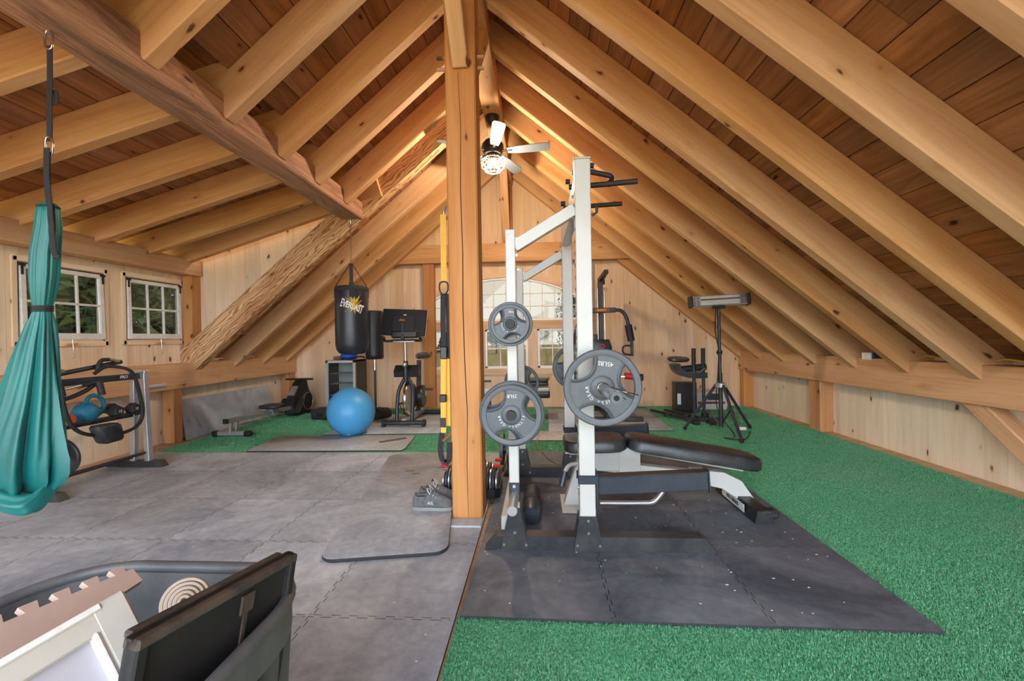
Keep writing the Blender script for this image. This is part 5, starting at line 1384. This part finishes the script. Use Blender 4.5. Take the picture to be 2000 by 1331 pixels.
# ================================================================== aerial silk
mt, N, L, B = new_mat('teal_silk')
tc = N.new('ShaderNodeTexCoord'); n1 = N.new('ShaderNodeTexNoise'); n1.inputs['Scale'].default_value = 3; n1.inputs['Detail'].default_value = 3; L.new(tc.outputs['Object'], n1.inputs['Vector'])
r = N.new('ShaderNodeValToRGB'); r.color_ramp.elements[0].position = .3; r.color_ramp.elements[0].color = srgb(0, 88, 90); r.color_ramp.elements[1].position = .75; r.color_ramp.elements[1].color = srgb(0, 124, 118)
L.new(n1.outputs['Fac'], r.inputs['Fac']); L.new(r.outputs[0], B.inputs['Base Color']); B.inputs['Roughness'].default_value = .42; B.inputs['Sheen Weight'].default_value = .1
SYY = 1.76
silk = thing('aerial_silk', 'teal aerial yoga silk hanging gathered from the brown header beam', 'aerial silk', (-2.4, SYY, .42))
secs = [(1.815, -2.244, .022, .022), (1.80, -2.245, .036, .034), (1.76, -2.247, .040, .036), (1.70, -2.25, .046, .04), (1.58, -2.268, .050, .045), (1.48, -2.275, .050, .045), (1.40, -2.28, .042, .04), (1.345, -2.285, .034, .032), (1.327, -2.285, .030, .028), (1.31, -2.287, .036, .032),
        (1.25, -2.297, .050, .04), (1.17, -2.311, .066, .05), (1.05, -2.332, .090, .06), (.90, -2.357, .118, .075), (.78, -2.382, .145, .09), (.66, -2.41, .18, .10), (.57, -2.43, .20, .10), (.50, -2.44, .205, .09), (.455, -2.46, .20, .07), (.425, -2.50, .16, .045), (.415, -2.52, .10, .02)]
NP = 96; rings = []
for i, (z, x, a, b) in enumerate(secs):
    amp = .10 if z > 1.36 else (.06 if z > 1.3 else .2)
    rg = []
    for k in range(NP):
        th = 2 * pi * k / NP
        w = 1 + amp * (sin(th * 11 + z * 1.2) * .6 + sin(th * 17 + 1.3 - z * 2.0) * .4 + .5 * sin(th * 5 + z * 3.1))
        zz = z
        if z < .62: zz = z + (.05 * cos(th) * (1 if z > .45 else .6)) + .02 * sin(th * 7)
        rg.append((x + a * w * cos(th), SYY + b * w * sin(th), zz))
    rings.append(rg)
MB().loft(rings[::-1]).build('cloth', 'teal_silk', silk, 80)
# sling fold sweeping out of the gathered cloth
path = bez([(-3.05, SYY - .06, .98), (-2.78, SYY - .07, .80), (-2.56, SYY - .08, .64), (-2.40, SYY - .085, .535), (-2.29, SYY - .07, .488), (-2.262, SYY - .03, .50), (-2.255, SYY + .03, .56)], 7)
rings = []
for i, p in enumerate(path):
    t_ = i / (len(path) - 1); hgt = .068 * (1 - t_) + .022; rg = []
    for k in range(28):
        th = 2 * pi * k / 28; w = 1 + .10 * sin(th * 6 + t_ * 3)
        rg.append((p.x - .05 * (1 - t_) * sin(th), p.y + .05 * w * cos(th) * (1 - .4 * t_), p.z - hgt * .9 + hgt * w * sin(th)))
    rings.append(rg)
MB().loft(rings).build('sling_fold', 'teal_silk', silk, 80)
for z in (1.318, 1.328, 1.338): MB().torus((0, 0, 0), .034, .005, 24, 6, T(-2.285, SYY, z) @ Matrix.Diagonal((1, .95, 1, 1)) @ euler(rx=.06)).build('tie_cord', 'black_web', silk, 60)
MB().torus((0, 0, 0), .036, .005, 24, 6, T(-2.245, SYY, 1.795)).build('tie_cord', 'black_web', silk, 60)
ds = thing('daisy_strap', 'black daisy chain strap with carabiners holding the teal silk to the beam', 'strap', (-2.225, SYY, 1.8))
MB().tube([(-2.22, SYY, 2.625), (-2.22, SYY, 2.585)], .007, 8).build('eye_bolt', 'steel', ds, 60)
def carab(z, x=-2.225, s=1.0):
    pts = bez([(x - .012 * s, SYY, z - .035 * s), (x - .02 * s, SYY, z), (x - .014 * s, SYY, z + .04 * s), (x + .004, SYY, z + .045 * s), (x + .018 * s, SYY, z + .02 * s), (x + .012 * s, SYY, z - .035 * s)], 5, True)
    MB().tube(pts, .0048, 8, True).build('carabiner', 'chrome', ds, 60)
carab(2.565); carab(2.075, -2.235)
def web(pts, w=.026, up=(0, -1, 0)):
    mb = MB()
    for a, b in zip(pts[:-1], pts[1:]): mb.bar(a, b, w, .004, up=up)
    mb.build('webbing', 'black_web', ds, None)
web([(-2.222, SYY, 2.54), (-2.224, SYY, 2.40), (-2.230, SYY, 2.25), (-2.232, SYY, 2.10)])
web([(-2.212, SYY + .01, 2.34), (-2.205, SYY + .01, 2.30), (-2.212, SYY + .01, 2.27)], .02)
web([(-2.240, SYY, 2.05), (-2.244, SYY, 1.95), (-2.244, SYY, 1.81)], .022)
web([(-2.222, SYY - .02, 2.06), (-2.226, SYY - .02, 1.93), (-2.205, SYY - .025, 1.75), (-2.195, SYY - .025, 1.60), (-2.175, SYY - .03, 1.555), (-2.168, SYY - .03, 1.57)], .028)

# ------------------------------------------------------------------ exercise bike
bk = thing('exercise_bike', 'black and silver spin bike with a large screen beside the gable post', 'exercise bike', (-1.78, 5.6, .022))
XB = -1.77
ZB = .023
MB().cyl((-2.03, 5.27, .075), (-1.49, 5.27, .075), .032, 16).build('front_stabilizer', 'black_metal', bk)
for x in (-2.03, -1.50): MB().lathe([(.015, -.02), (.045, -.02), (.05, 0), (.045, .02), (.015, .02)], 20, T(x, 5.27, .072) @ euler(ry=pi / 2)).build('transport_wheel', 'rubber_black', bk)
MB().cyl((-2.05, 6.15, .06), (-1.45, 6.15, .06), .035, 16).build('rear_stabilizer', 'rubber_black', bk)
MB().bar((XB, 5.27, .09), (XB, 6.15, .09), .07, .06, b=.006).build('base_beam', 'silver_metal', bk)
for s_ in (-1, 1):
    MB().tube(bez([(XB + s_ * .10, 5.30, .08), (XB + s_ * .105, 5.34, .30), (XB + s_ * .095, 5.38, .48), (XB + s_ * .05, 5.42, .60), (XB + s_ * .015, 5.43, .66)], 6), .024, 10).build('fork_leg', 'navy_metal', bk, 60)
MB().cyl((XB, 5.40, .60), (XB, 5.40, .88), .032, 16).build('head_tube', 'black_metal', bk); MB().cyl((XB, 5.40, .86), (XB, 5.39, 1.14), .021, 14).build('stem', 'chrome', bk)
MB().sphere((XB, 5.355, .83), .032, 14).build('adjust_knob', 'silver_metal', bk, 60)
MB().lathe([(.20, -.012), (.245, -.022), (.25, -.015), (.25, .015), (.245, .022), (.20, .012)], 40, T(XB, 5.55, .36) @ euler(ry=pi / 2), closed=True).build('flywheel', 'chrome', bk, 40)
MB().lathe([(.02, -.01), (.20, -.008), (.20, .008), (.02, .01)], 32, T(XB, 5.55, .36) @ euler(ry=pi / 2)).build('flywheel_web', 'silver_metal', bk)
MB().bar((XB, 5.42, .64), (XB, 5.95, .32), .06, .07, b=.01).build('down_tube', 'black_metal', bk)
MB().bar((XB, 5.95, .12), (XB, 6.02, .86), .05, .06, up=(1, 0, 0), b=.006).build('seat_tube', 'black_metal', bk)
MB().prism([(5.40, .74), (5.48, .82), (5.48, .70), (5.42, .66)], XB - .17, XB + .17, axes((0, 1, 0), (0, 0, 1))).build('bottle_tray', 'plastic_black', bk)
mb = MB(); mb.loft([[(XB + .06 + w * cos(a), y, .925 + h * sin(a)) for a in [2 * pi * k / 14 for k in range(14)]] for y, w, h in ((5.72, .02, .02), (5.76, .035, .035), (5.88, .06, .045), (6.0, .11, .05), (6.08, .12, .05), (6.12, .06, .03))]); mb.build('saddle', 'vinyl_black', bk, 60)
MB().lathe([(.02, -.05), (.15, -.05), (.16, -.03), (.16, .03), (.15, .05), (.02, .05)], 32, T(XB + .06, 5.88, .34) @ euler(ry=pi / 2)).build('crank_cover', 'plastic_black', bk)
for s_, dz in ((1, .10), (-1, -.10)):
    MB().bar((XB + s_ * .13, 5.88, .34), (XB + s_ * .13, 5.88, .34 + dz), .02, .03, up=(0, 1, 0)).build('crank', 'chrome', bk)
    MB().box((XB + s_ * .19, 5.86, .34 + dz), (.10, .09, .025), None, .006).build('pedal', 'black_metal', bk)
MB().box((XB, 5.37, 1.14), (.30, .08, .025), None, .008).build('handlebar_base', 'silver_metal', bk)
for s_ in (-1, 1):
    MB().tube(bez([(XB, 5.36, 1.15), (XB + s_ * .12, 5.36, 1.155), (XB + s_ * .21, 5.33, 1.15), (XB + s_ * .245, 5.29, 1.16), (XB + s_ * .235, 5.25, 1.20)], 5), .018, 10).build('handlebar', 'rubber_black', bk, 60)
MB().box((XB + .02, 5.33, 1.235), (.36, .07, .10), None, .02).build('speaker_box', 'plastic_black', bk)
MB().bar((XB, 5.30, 1.16), (XB - .01, 5.33, 1.40), .05, .03, up=(0, 1, 0), b=.006).build('screen_arm', 'plastic_black', bk)
SM = T(XB - .0, 5.36, 1.395) @ Matrix.Rotation(radians(-12), 4, 'X') @ Matrix.Rotation(radians(3), 4, 'Y')
MB().box((0, 0, 0), (.60, .03, .36), SM, .008).build('screen', 'screen_black', bk)
MB().box((0, .012, 0), (.612, .012, .372), SM, .004).build('screen_edge', 'silver_metal', bk)
MB().box((0, -.022, -.02), (.30, .018, .22), SM, .006).build('screen_back', 'plastic_black', bk)
MB().box((.01, -.018, .09), (.035, .004, .035), SM, .001).build('sticker', 'letter_white', bk)
MB().box((-.01, -.045, .015), (.075, .05, .03), SM, .004).build('arm_joint', 'brown_box', bk)
(MB().tube(bez([(XB - .02, 5.5, .62), (-2.0, 5.8, .50), (-2.2, 6.3, .30), (-2.28, 6.6, .12), (-2.28, 6.7, .02)], 6), .006, 6).build('power_cord', 'rubber_black', bk, 60))

# ------------------------------------------------------------------ home gym machine
hg = thing('home_gym', 'black multi-station home gym with press arms in front of the gable wall', 'gym machine', (.9, 6.3, .022))
XG, YGm = .965, 6.3
MB().box((XG, YGm, 1.02), (.07, .09, 1.98), None, .006).build('column', 'black_metal', hg)
MB().bar((XG, YGm + .05, 2.02), (XG + .02, YGm - .45, 2.08), .06, .06, b=.004).build('top_boom', 'black_metal', hg)
for dx, dy, z in ((.0, -.42, 2.03), (.02, -.2, 1.97)): MB().lathe([(.02, -.012), (.045, -.012), (.038, 0), (.045, .012), (.02, .012)], 18, T(XG + dx, YGm + dy, z) @ euler(ry=pi / 2)).build('pulley', 'rubber_black', hg)
MB().tube([(XG + .01, YGm - .44, 2.0), (XG + .01, YGm - .42, 1.86)], .004, 6).build('cable', 'steel', hg, 60)
MB().torus((0, 0, 0), .022, .005, 14, 6, T(XG + .01, YGm - .42, 1.83) @ euler(rx=pi / 2)).build('snap_hook', 'chrome', hg, 60)
MB().tube([(XG - .05, YGm - .06, 1.9), (XG - .05, YGm - .06, .5)], .008, 8).build('guide_rod', 'chrome', hg, 60); MB().tube([(XG + .05, YGm - .06, 1.9), (XG + .05, YGm - .06, .5)], .008, 8).build('guide_rod', 'chrome', hg, 60)
MB().bar((XG - .16, YGm - .12, 1.555), (XG + .20, YGm - .12, 1.555), .06, .075, b=.006).build('press_pivot', 'black_metal', hg)
np_ = MB().box((XG - .005, YGm - .155, 1.555), (.22, .006, .055), None, .002).build('name_plate', 'brown_box', hg)
mb = text_mb('MARCY', .042, .001, axes((1, 0, 0), (0, 0, 1), (XG - .005, YGm - .1585, 1.555)), bold=.001); o = mb.build('lettering', 'yellow_web', np_, None); o['kind'] = 'stuff'
for s_ in (-1, 1):
    X = lambda d: XG + .01 + s_ * d
    MB().tube(bez([(X(.16), YGm - .12, 1.555), (X(.25), YGm - .13, 1.55), (X(.31), YGm - .15, 1.50), (X(.345), YGm - .17, 1.42), (X(.365), YGm - .18, 1.32)], 6), .026, 12).build('press_arm', 'black_metal', hg, 60)
    MB().tube([(X(.36), YGm - .18, 1.33), (X(.40), YGm - .19, 1.09)], .052, 16).build('foam_grip', 'rubber_black', hg, 60)
    MB().bar((X(.405), YGm - .19, 1.10), (X(.41), YGm - .19, .87), .04, .04, up=(1, 0, 0), b=.004).build('drop_bar', 'black_metal', hg)
    MB().tube(bez([(X(.41), YGm - .2, 1.02), (X(.30), YGm - .2, 1.02), (X(.27), YGm - .2, .96), (X(.30), YGm - .2, .90), (X(.41), YGm - .2, .89)], 5), .013, 8).build('handle', 'rubber_black', hg, 60)
mb = soft_slab([(-.16, -.4), (.16, -.4), (.16, .1), (.12, .2), (-.12, .2), (-.16, .1)], 0, .06, .02, axes((1, 0, 0), (0, .05, 1), (XG - .03, YGm - .14, .92)))
mb.build('back_pad', 'vinyl_black', hg, 50)
MB().torus((0, 0, 0), .03, .006, 18, 6, T(XG - .01, YGm - .205, 1.02) @ euler(rx=pi / 2)).build('pad_logo', 'red_plastic', hg, 60)
mb = soft_slab(rounded(XG - .19, XG + .13, YGm - .60, YGm - .22, .06), .46, .53, .02); mb.build('seat', 'vinyl_black', hg, 50)
MB().bar((XG - .03, YGm, .10), (XG - .03, YGm - .75, .10), .06, .06, b=.004).build('base_beam', 'black_metal', hg)
MB().bar((XG - .03, YGm - .40, .10), (XG - .03, YGm - .42, .47), .06, .06, up=(1, 0, 0)).build('seat_post', 'black_metal', hg)
for y, l_ in ((YGm + .1, .5), (YGm - .75, .42)): MB().bar((XG - l_, y, .055), (XG + l_, y, .055), .06, .06, b=.006).build('floor_foot', 'black_metal', hg)
MB().cyl((XG + .22, YGm - .62, .62), (XG + .40, YGm - .62, .60), .045, 16).build('leg_roller', 'red_plastic', hg); MB().cyl((XG + .39, YGm - .62, .60), (XG + .46, YGm - .62, .595), .048, 16).build('roller_cap', 'rubber_black', hg)
MB().bar((XG + .05, YGm - .6, .61), (XG + .25, YGm - .62, .61), .02, .02).build('roller_axle', 'chrome', hg)
MB().box((XG - .18, YGm + .12, .65), (.28, .16, 1.1), None, .01).build('stack_shroud', 'plastic_black', hg)
ps = thing('cushion_bench', 'low bench with white and black stacked cushions between rack and gable window', 'bench', (.03, 5.75, .022))
for k, (z0, z1, mt_) in enumerate(((.33, .42, 'vinyl_black'), (.42, .475, 'white_metal'), (.50, .545, 'vinyl_black'), (.545, .60, 'vinyl_black'))):
    mb = soft_slab(rounded(-.16 + .03 * (k > 1), .16 - .02 * (k > 1), 5.62, 5.92, .03), z0, z1, .012); mb.build('cushion', mt_, ps, 50)
MB().box((0, 5.77, .18), (.06, .24, .32), None, .004).build('leg', 'black_metal', ps)
cs = thing('exercise_stool', 'white topped exercise stool beside the post by the gable window', 'stool', (-.80, 5.8, .012))
mb = soft_slab(rounded(-.96, -.66, 5.68, 5.98, .05), .38, .46, .014); mb.build('seat', 'white_metal', cs, 50)
MB().box((-.91, 5.95, .53), (.03, .06, .32), None, .004).build('back_bar', 'black_metal', cs); MB().box((-.80, 5.90, .545), (.24, .03, .03), None, .004).build('cross_bar', 'black_metal', cs)
for dx, dy in ((-.12, -.1), (.12, -.1), (-.12, .12), (.12, .12)): MB().bar((-.81 + dx, 5.83 + dy, .012), (-.81 + dx * .8, 5.83 + dy * .8, .39), .03, .03, up=(1, 0, 0)).build('leg', 'black_metal', cs)

# ------------------------------------------------------------------ infrared heater on tripod
ht = thing('patio_heater', 'silver bar heater on a tall black tripod standing on the turf', 'heater', (2.10, 4.88, .02))
hx, hy = 2.10, 4.86
MB().cyl((hx, hy, .10), (hx - .005, hy, .72), .024, 14).build('lower_pole', 'black_metal', ht); MB().cyl((hx - .005, hy, .70), (hx - .01, hy, 1.47), .018, 14).build('upper_pole', 'black_metal', ht)
MB().cyl((hx - .006, hy, .93), (hx - .006, hy, .98), .028, 14).build('clamp', 'plastic_black', ht); MB().cyl((hx - .05, hy - .02, .955), (hx, hy - .02, .955), .01, 8).build('clamp_knob', 'plastic_black', ht)
MB().lathe([(.02, .55), (.06, .555), (.062, .60), (.02, .61)], 20, T(hx, hy, 0)).build('hub', 'silver_metal', ht)
for fx_, fy_ in ((1.755, 5.07), (2.125, 4.43), (2.56, 5.14)):
    d = Vector((fx_ - hx, fy_ - hy, 0)).normalized()
    MB().tube([(hx + d.x * .05, hy + d.y * .05, .58), (fx_, fy_, .03)], .0165, 10).build('leg', 'navy_metal', ht, 60)
    MB().tube([(fx_ - d.x * .02, fy_ - d.y * .02, .055), (fx_, fy_, .024)], .022, 10).build('foot_cap', 'rubber_black', ht, 60)
    MB().tube([(hx, hy, .12), (hx + d.x * .2, hy + d.y * .2, .31)], .008, 8).build('brace', 'black_metal', ht, 60)
MB().box((hx - .01, hy, 1.475), (.13, .07, .035), None, .006).build('mount', 'plastic_black', ht)
HM = T(hx - .0, hy, 1.555) @ Matrix.Rotation(radians(-2.2), 4, 'Y') @ Matrix.Rotation(radians(-6), 4, 'X')
MB().box((0, .02, 0), (.62, .08, .125), HM, .01).build('body', 'silver_metal', ht)
for s_ in (-1, 1): MB().box((s_ * .322, .015, 0), (.03, .105, .14), HM, .012).build('end_cap', 'plastic_black', ht)
MB().box((0, -.021, 0), (.43, .003, .10), HM, .001).build('reflector', 'letter_white', ht)
MB().cyl(HM @ Vector((-.215, -.032, .012)), HM @ Vector((.215, -.032, .012)), .008, 10).build('heat_tube', 'brown_box', ht)
for s_ in (-1, 1):
    for a in (-.25, .25):
        for b in range(5): MB().box((s_ * .265 + (a * .08), -.021, -.04 + .018 * b + (.008 if b > 2 else 0)), (.026, .002, .007), HM).build('vent_slot', 'navy_metal', ht, None)
gm = MB()
for k in range(40): gm.bar(HM @ Vector((-.215 + .011 * k, -.042, -.05)), HM @ Vector((-.215 + .011 * k, -.042, .05)), .0012, .0012)
for k in range(5): gm.bar(HM @ Vector((-.218, -.043, -.05 + .025 * k)), HM @ Vector((.218, -.043, -.05 + .025 * k)), .0014, .0014)
o = gm.build('guard_grille', 'silver_metal', ht, None); o['kind'] = 'stuff'
(MB().tube(bez([(hx - .05, hy - .02, 1.47), (hx - .06, hy - .02, 1.2), (hx - .03, hy - .03, .98), (hx - .04, hy - .03, .75), (hx - .03, hy + .03, .3), (hx + .08, hy - .15, .03), (hx - .08, hy - .25, .028), (hx + .1, hy - .32, .028), (hx + .35, hy + .05, .028)], 6), .006, 6).build('power_cord', 'rubber_black', ht, 60))
tag(MB().box((2.40, 5.0, .045), (.08, .04, .035), euler(), .004).build('power_adapter', 'outlet_white'), 'small white power adapter on the turf between the tripod legs', 'adapter')

# ------------------------------------------------------------------ stepper machine with round seat
ac = thing('core_trainer', 'black core training machine with round seat and two upright handles', 'exercise machine', (2.05, 5.7, .02))
MB().lathe([(.02, -.02), (.13, -.02), (.145, 0), (.135, .02), (.02, .025)], 28, T(1.915, 5.72, .835) @ euler(rx=.12)).build('round_seat', 'vinyl_black', ac, 50)
q = [(1.85, 5.70, .77), (1.88, 5.70, .69), (1.96, 5.70, .635), (2.08, 5.70, .615), (2.24, 5.70, .62)]
mb = MB(); pth = bez(q, 4)
mb.loft([[(p.x + n2.x * .04, p.y - .13, p.z + n2.z * .04), (p.x + n2.x * .04, p.y + .13, p.z + n2.z * .04), (p.x - n2.x * .03, p.y + .13, p.z - n2.z * .03), (p.x - n2.x * .03, p.y - .13, p.z - n2.z * .03)] for p, n2 in [(pp, Vector((0, 1, 0)).cross((pth[min(i + 1, len(pth) - 1)] - pth[max(i - 1, 0)]).normalized()) * -1) for i, pp in enumerate(pth)]])
mb.build('curved_pad', 'vinyl_black', ac, 60)
MB().cyl((1.93, 5.66, .70), (2.25, 5.66, .735), .045, 14).build('arm_rest', 'rubber_black', ac)
for x, z1 in ((2.082, .98), (2.205, .98)):
    MB().tube([(x, 5.62, .10), (x, 5.62, .70), (x, 5.62, z1)], .022, 12).build('upright_handle', 'navy_metal', ac, 60)
    MB().tube([(x, 5.62, .72), (x, 5.62, z1 + .004)], .027, 12).build('foam_sleeve', 'rubber_black', ac, 60)
MB().tube([(2.08, 5.62, .60), (2.22, 5.58, .72)], .02, 10).build('cross_link', 'black_metal', ac, 60)
for x in (2.0, 2.2):
    MB().bar((x - .35, 6.15, .07), (x + .02, 5.40, .06), .035, .035, b=.004).build('base_rail', 'black_metal', ac)
    MB().box((x + .0, 5.36, .045), (.09, .10, .045), None, .012).build('foot_pad', 'rubber_black', ac)
MB().bar((1.75, 5.82, .06), (2.02, 5.82, .06), .07, .04, b=.006).build('side_foot', 'rubber_black', ac)
MB().bar((1.9, 5.45, .07), (2.35, 5.45, .07), .04, .04, b=.006).build('front_rail', 'black_metal', ac)
for x in (1.97, 2.22): MB().cyl((x, 5.62, .05), (x, 5.62, .12), .05, 14).build('pivot', 'rubber_black', ac)
bx = thing('carton', 'black cardboard carton with white label behind the core trainer', 'carton', (2.2, 6.3, .02))
MB().box((2.16, 6.22, .245), (.30, .18, .45), T(0, 0, 0), .004).build('box', 'plastic_black', bx); MB().box((2.055, 6.128, .23), (.05, .003, .16)).build('label', 'letter_white', bx)
bx = thing('carton', 'pale printed cardboard carton lying against the gable wall near the heater', 'carton', (2.62, 6.5, .02))
MB().box((2.62, 6.52, .16), (.46, .26, .27), None, .004).build('box', 'box_print', bx); MB().box((2.66, 6.388, .22), (.18, .003, .10)).build('picture', 'navy_metal', bx); MB().box((2.62, 6.388, .13), (.40, .003, .035)).build('stripe', 'print_red', bx)

# ------------------------------------------------------------------ bin in the foreground
plain('bin_grey', (86, 88, 92), .5, var=.12, scale=6, dust=(134, 132, 130, .4), dscale=7)
plain('sash_paint', (184, 181, 174), .6, var=.08, dust=(140, 128, 112, .45), dscale=8)
plain('frost_pane', (172, 170, 180), .6, var=.05)
plain('peach_foam', (200, 176, 164), .8, var=.1, dust=(180, 168, 160, .5), dscale=5)
plain('coil_foam', (206, 190, 176), .8, var=.06)
plain('white_cloth', (226, 226, 232), .9, var=.05)
plain('board_black', (26, 26, 28), .7, var=.3, scale=9, dust=(70, 66, 64, .25), dscale=8)
plain('board_edge', (58, 52, 48), .7, var=.35, scale=20, dust=(130, 108, 92, .4), dscale=14)
bn = thing('storage_bin', 'large grey plastic bin full of scraps in front of the grey tiles', 'bin', (-.83, .64, 0))
ZR = .62
outc = rounded(-1.135, -.520, .30, .935, .17, 8)
cx_, cy_ = -.83, .62
def off(poly, k, dz): return [(cx_ + (x - cx_) * k, cy_ + (y - cy_) * k, dz) for x, y in poly]
mb = MB().loft([off(outc, .84, .016), off(outc, .975, .56), off(outc, .985, ZR - .012), off(outc, .945, ZR - .012), off(outc, .935, .56), off(outc, .80, .05)])
mb.build('shell', 'bin_grey', bn, 50)
rp = [Vector(p) for p in off(outc, 1.0, ZR - .006)]
MB().tube(rp, .013, 8, True).build('rim', 'bin_grey', bn, 60)
mb = MB().loft([off(outc, 1.0, .535), off(outc, 1.012, .545), off(outc, 1.012, .60), off(outc, 1.0, .61)], False); mb.build('rim_skirt', 'bin_grey', bn, 50)
for (x, y, rz_) in ((-.545, .70, 0), (-.55, .52, 0), (-.62, .90, .9)):
    MB().bar((x + .028, y, .53), (x - .012, y, .02), .05, .02, up=(1, 0, 0), b=.004).build('rib', 'bin_grey', bn)
# dark framed board
A_, B_ = Vector((-.521, .84, .703)), Vector((-.566, .535, .738))
ex = (B_ - A_).normalized(); dn = Vector((-.10, 0, -1)); dn = (dn - ex * dn.dot(ex)).normalized(); nz_ = ex.cross(dn)
if nz_.x < 0: nz_ = -nz_
fb_ = thing('framed_board', 'black framed board standing in the bin with a worn top edge', 'board', (-.55, .68, .4))
MX = Matrix((ex, dn, nz_)).transposed().to_4x4(); MX.translation = A_
W_, H_ = (B_ - A_).length, .46
MB().box((W_ / 2, H_ / 2, -.012), (W_, H_, .012), MX).build('panel', 'board_black', fb_)
MB().box((W_ / 2, .008, -.008), (W_, .016, .03), MX, .003).build('top_rail', 'board_edge', fb_)
MB().box((W_ / 2, .006, -.030), (W_ * .93, .012, .016), MX, .003).build('back_rail', 'board_edge', fb_)
for x in (.009, W_ - .009): MB().box((x, H_ / 2, -.006), (.018, H_, .024), MX, .003).build('stile', 'board_black', fb_)
MB().box((W_ * .36, .048, -.003), (.030, .035, .006), MX, .002).box((W_ * .36, .10, -.004), (.008, .12, .004), MX).build('hanger', 'board_edge', fb_)
# white window sash
Cc = Vector((-.68, .62, .753)); e1 = Vector((-.04, -.12, -.018)).normalized(); e2 = Vector((.07, -.02, -.126)); e2 = (e2 - e1 * e2.dot(e1)).normalized(); e3 = e1.cross(e2)
if e3.y > 0: e3 = -e3
MX = Matrix((e1, e2, e3)).transposed().to_4x4(); MX.translation = Cc
sh_ = thing('old_sash', 'old white painted window sash with a clouded pane leaning out of the bin', 'window sash', (-.75, .5, .5))
MB().box((.15, .021, 0), (.30, .042, .024), MX, .003).build('top_rail', 'sash_paint', sh_)
MB().box((.021, .16, .001), (.042, .32, .024), MX, .003).build('stile', 'sash_paint', sh_)
MB().box((.047, .17, .004), (.010, .27, .022), MX, .004).build('stop_bead', 'white_paint', sh_)
MB().box((.17, .005, .013), (.28, .010, .006), MX, .002).build('edge_bead', 'white_paint', sh_)
MB().box((.17, .17, -.004), (.25, .26, .004), MX).build('pane', 'frost_pane', sh_, None)
# peach puzzle scrap
P1, P2 = Vector((-.868, .815, .672)), Vector((-.915, .50, .70))
ex = (P2 - P1).normalized(); dn = Vector((.75, -.1, -.55)); dn = (dn - ex * dn.dot(ex)).normalized()
MX = Matrix((ex, dn, ex.cross(dn))).transposed().to_4x4(); MX.translation = P1
po = [Vector((0, 0))]
for i in range(8):
    for a, o_ in ((.30, 0), (.22, -.016), (.78, -.016), (.70, 0)): po.append(Vector(((i + a) * .045, o_)))
po += [Vector((.37, 0)), Vector((.37, .16)), Vector((.12, .16)), Vector((.10, .055)), Vector((.0, .035))]
tag(MB().prism([tuple(p) for p in po], -.006, .006, MX).build('puzzle_scrap', 'peach_foam', None, None), 'peach coloured scrap of puzzle mat sticking up inside the bin', 'foam scrap')
cl = thing('foam_coil', 'coiled beige foam strip lying in the bin like a snail shell', 'foam coil', (-.73, .8, .6))
zc_ = Vector((.62, -.85, .45)).normalized(); xc_ = Vector((0, 0, 1)).cross(zc_).normalized()
MX = Matrix((xc_, zc_.cross(xc_), zc_)).transposed().to_4x4(); MX.translation = (-.735, .80, .622)
for k in range(5): MB().torus((0, 0, .004 * (4 - k)), .008 + .0075 * k, .0042, 30, 6, MX).build('coil', 'coil_foam', cl, 60)
MB().lathe([(.001, .0), (.038, -.004), (.04, -.012), (.001, -.012)], 24, MX).build('backing', 'coil_foam', cl)
MB().bar(MX @ Vector((-.03, -.025, -.004)), MX @ Vector((-.085, -.035, -.004)), .012, .014).build('tail', 'peach_foam', cl)
tag(MB().sphere((-.72, .68, .52), .12, 24, (1.0, 1.1, .72)).build('white_cushion', 'white_cloth', None, 60), 'crumpled white cushion lying in the middle of the bin', 'cushion')
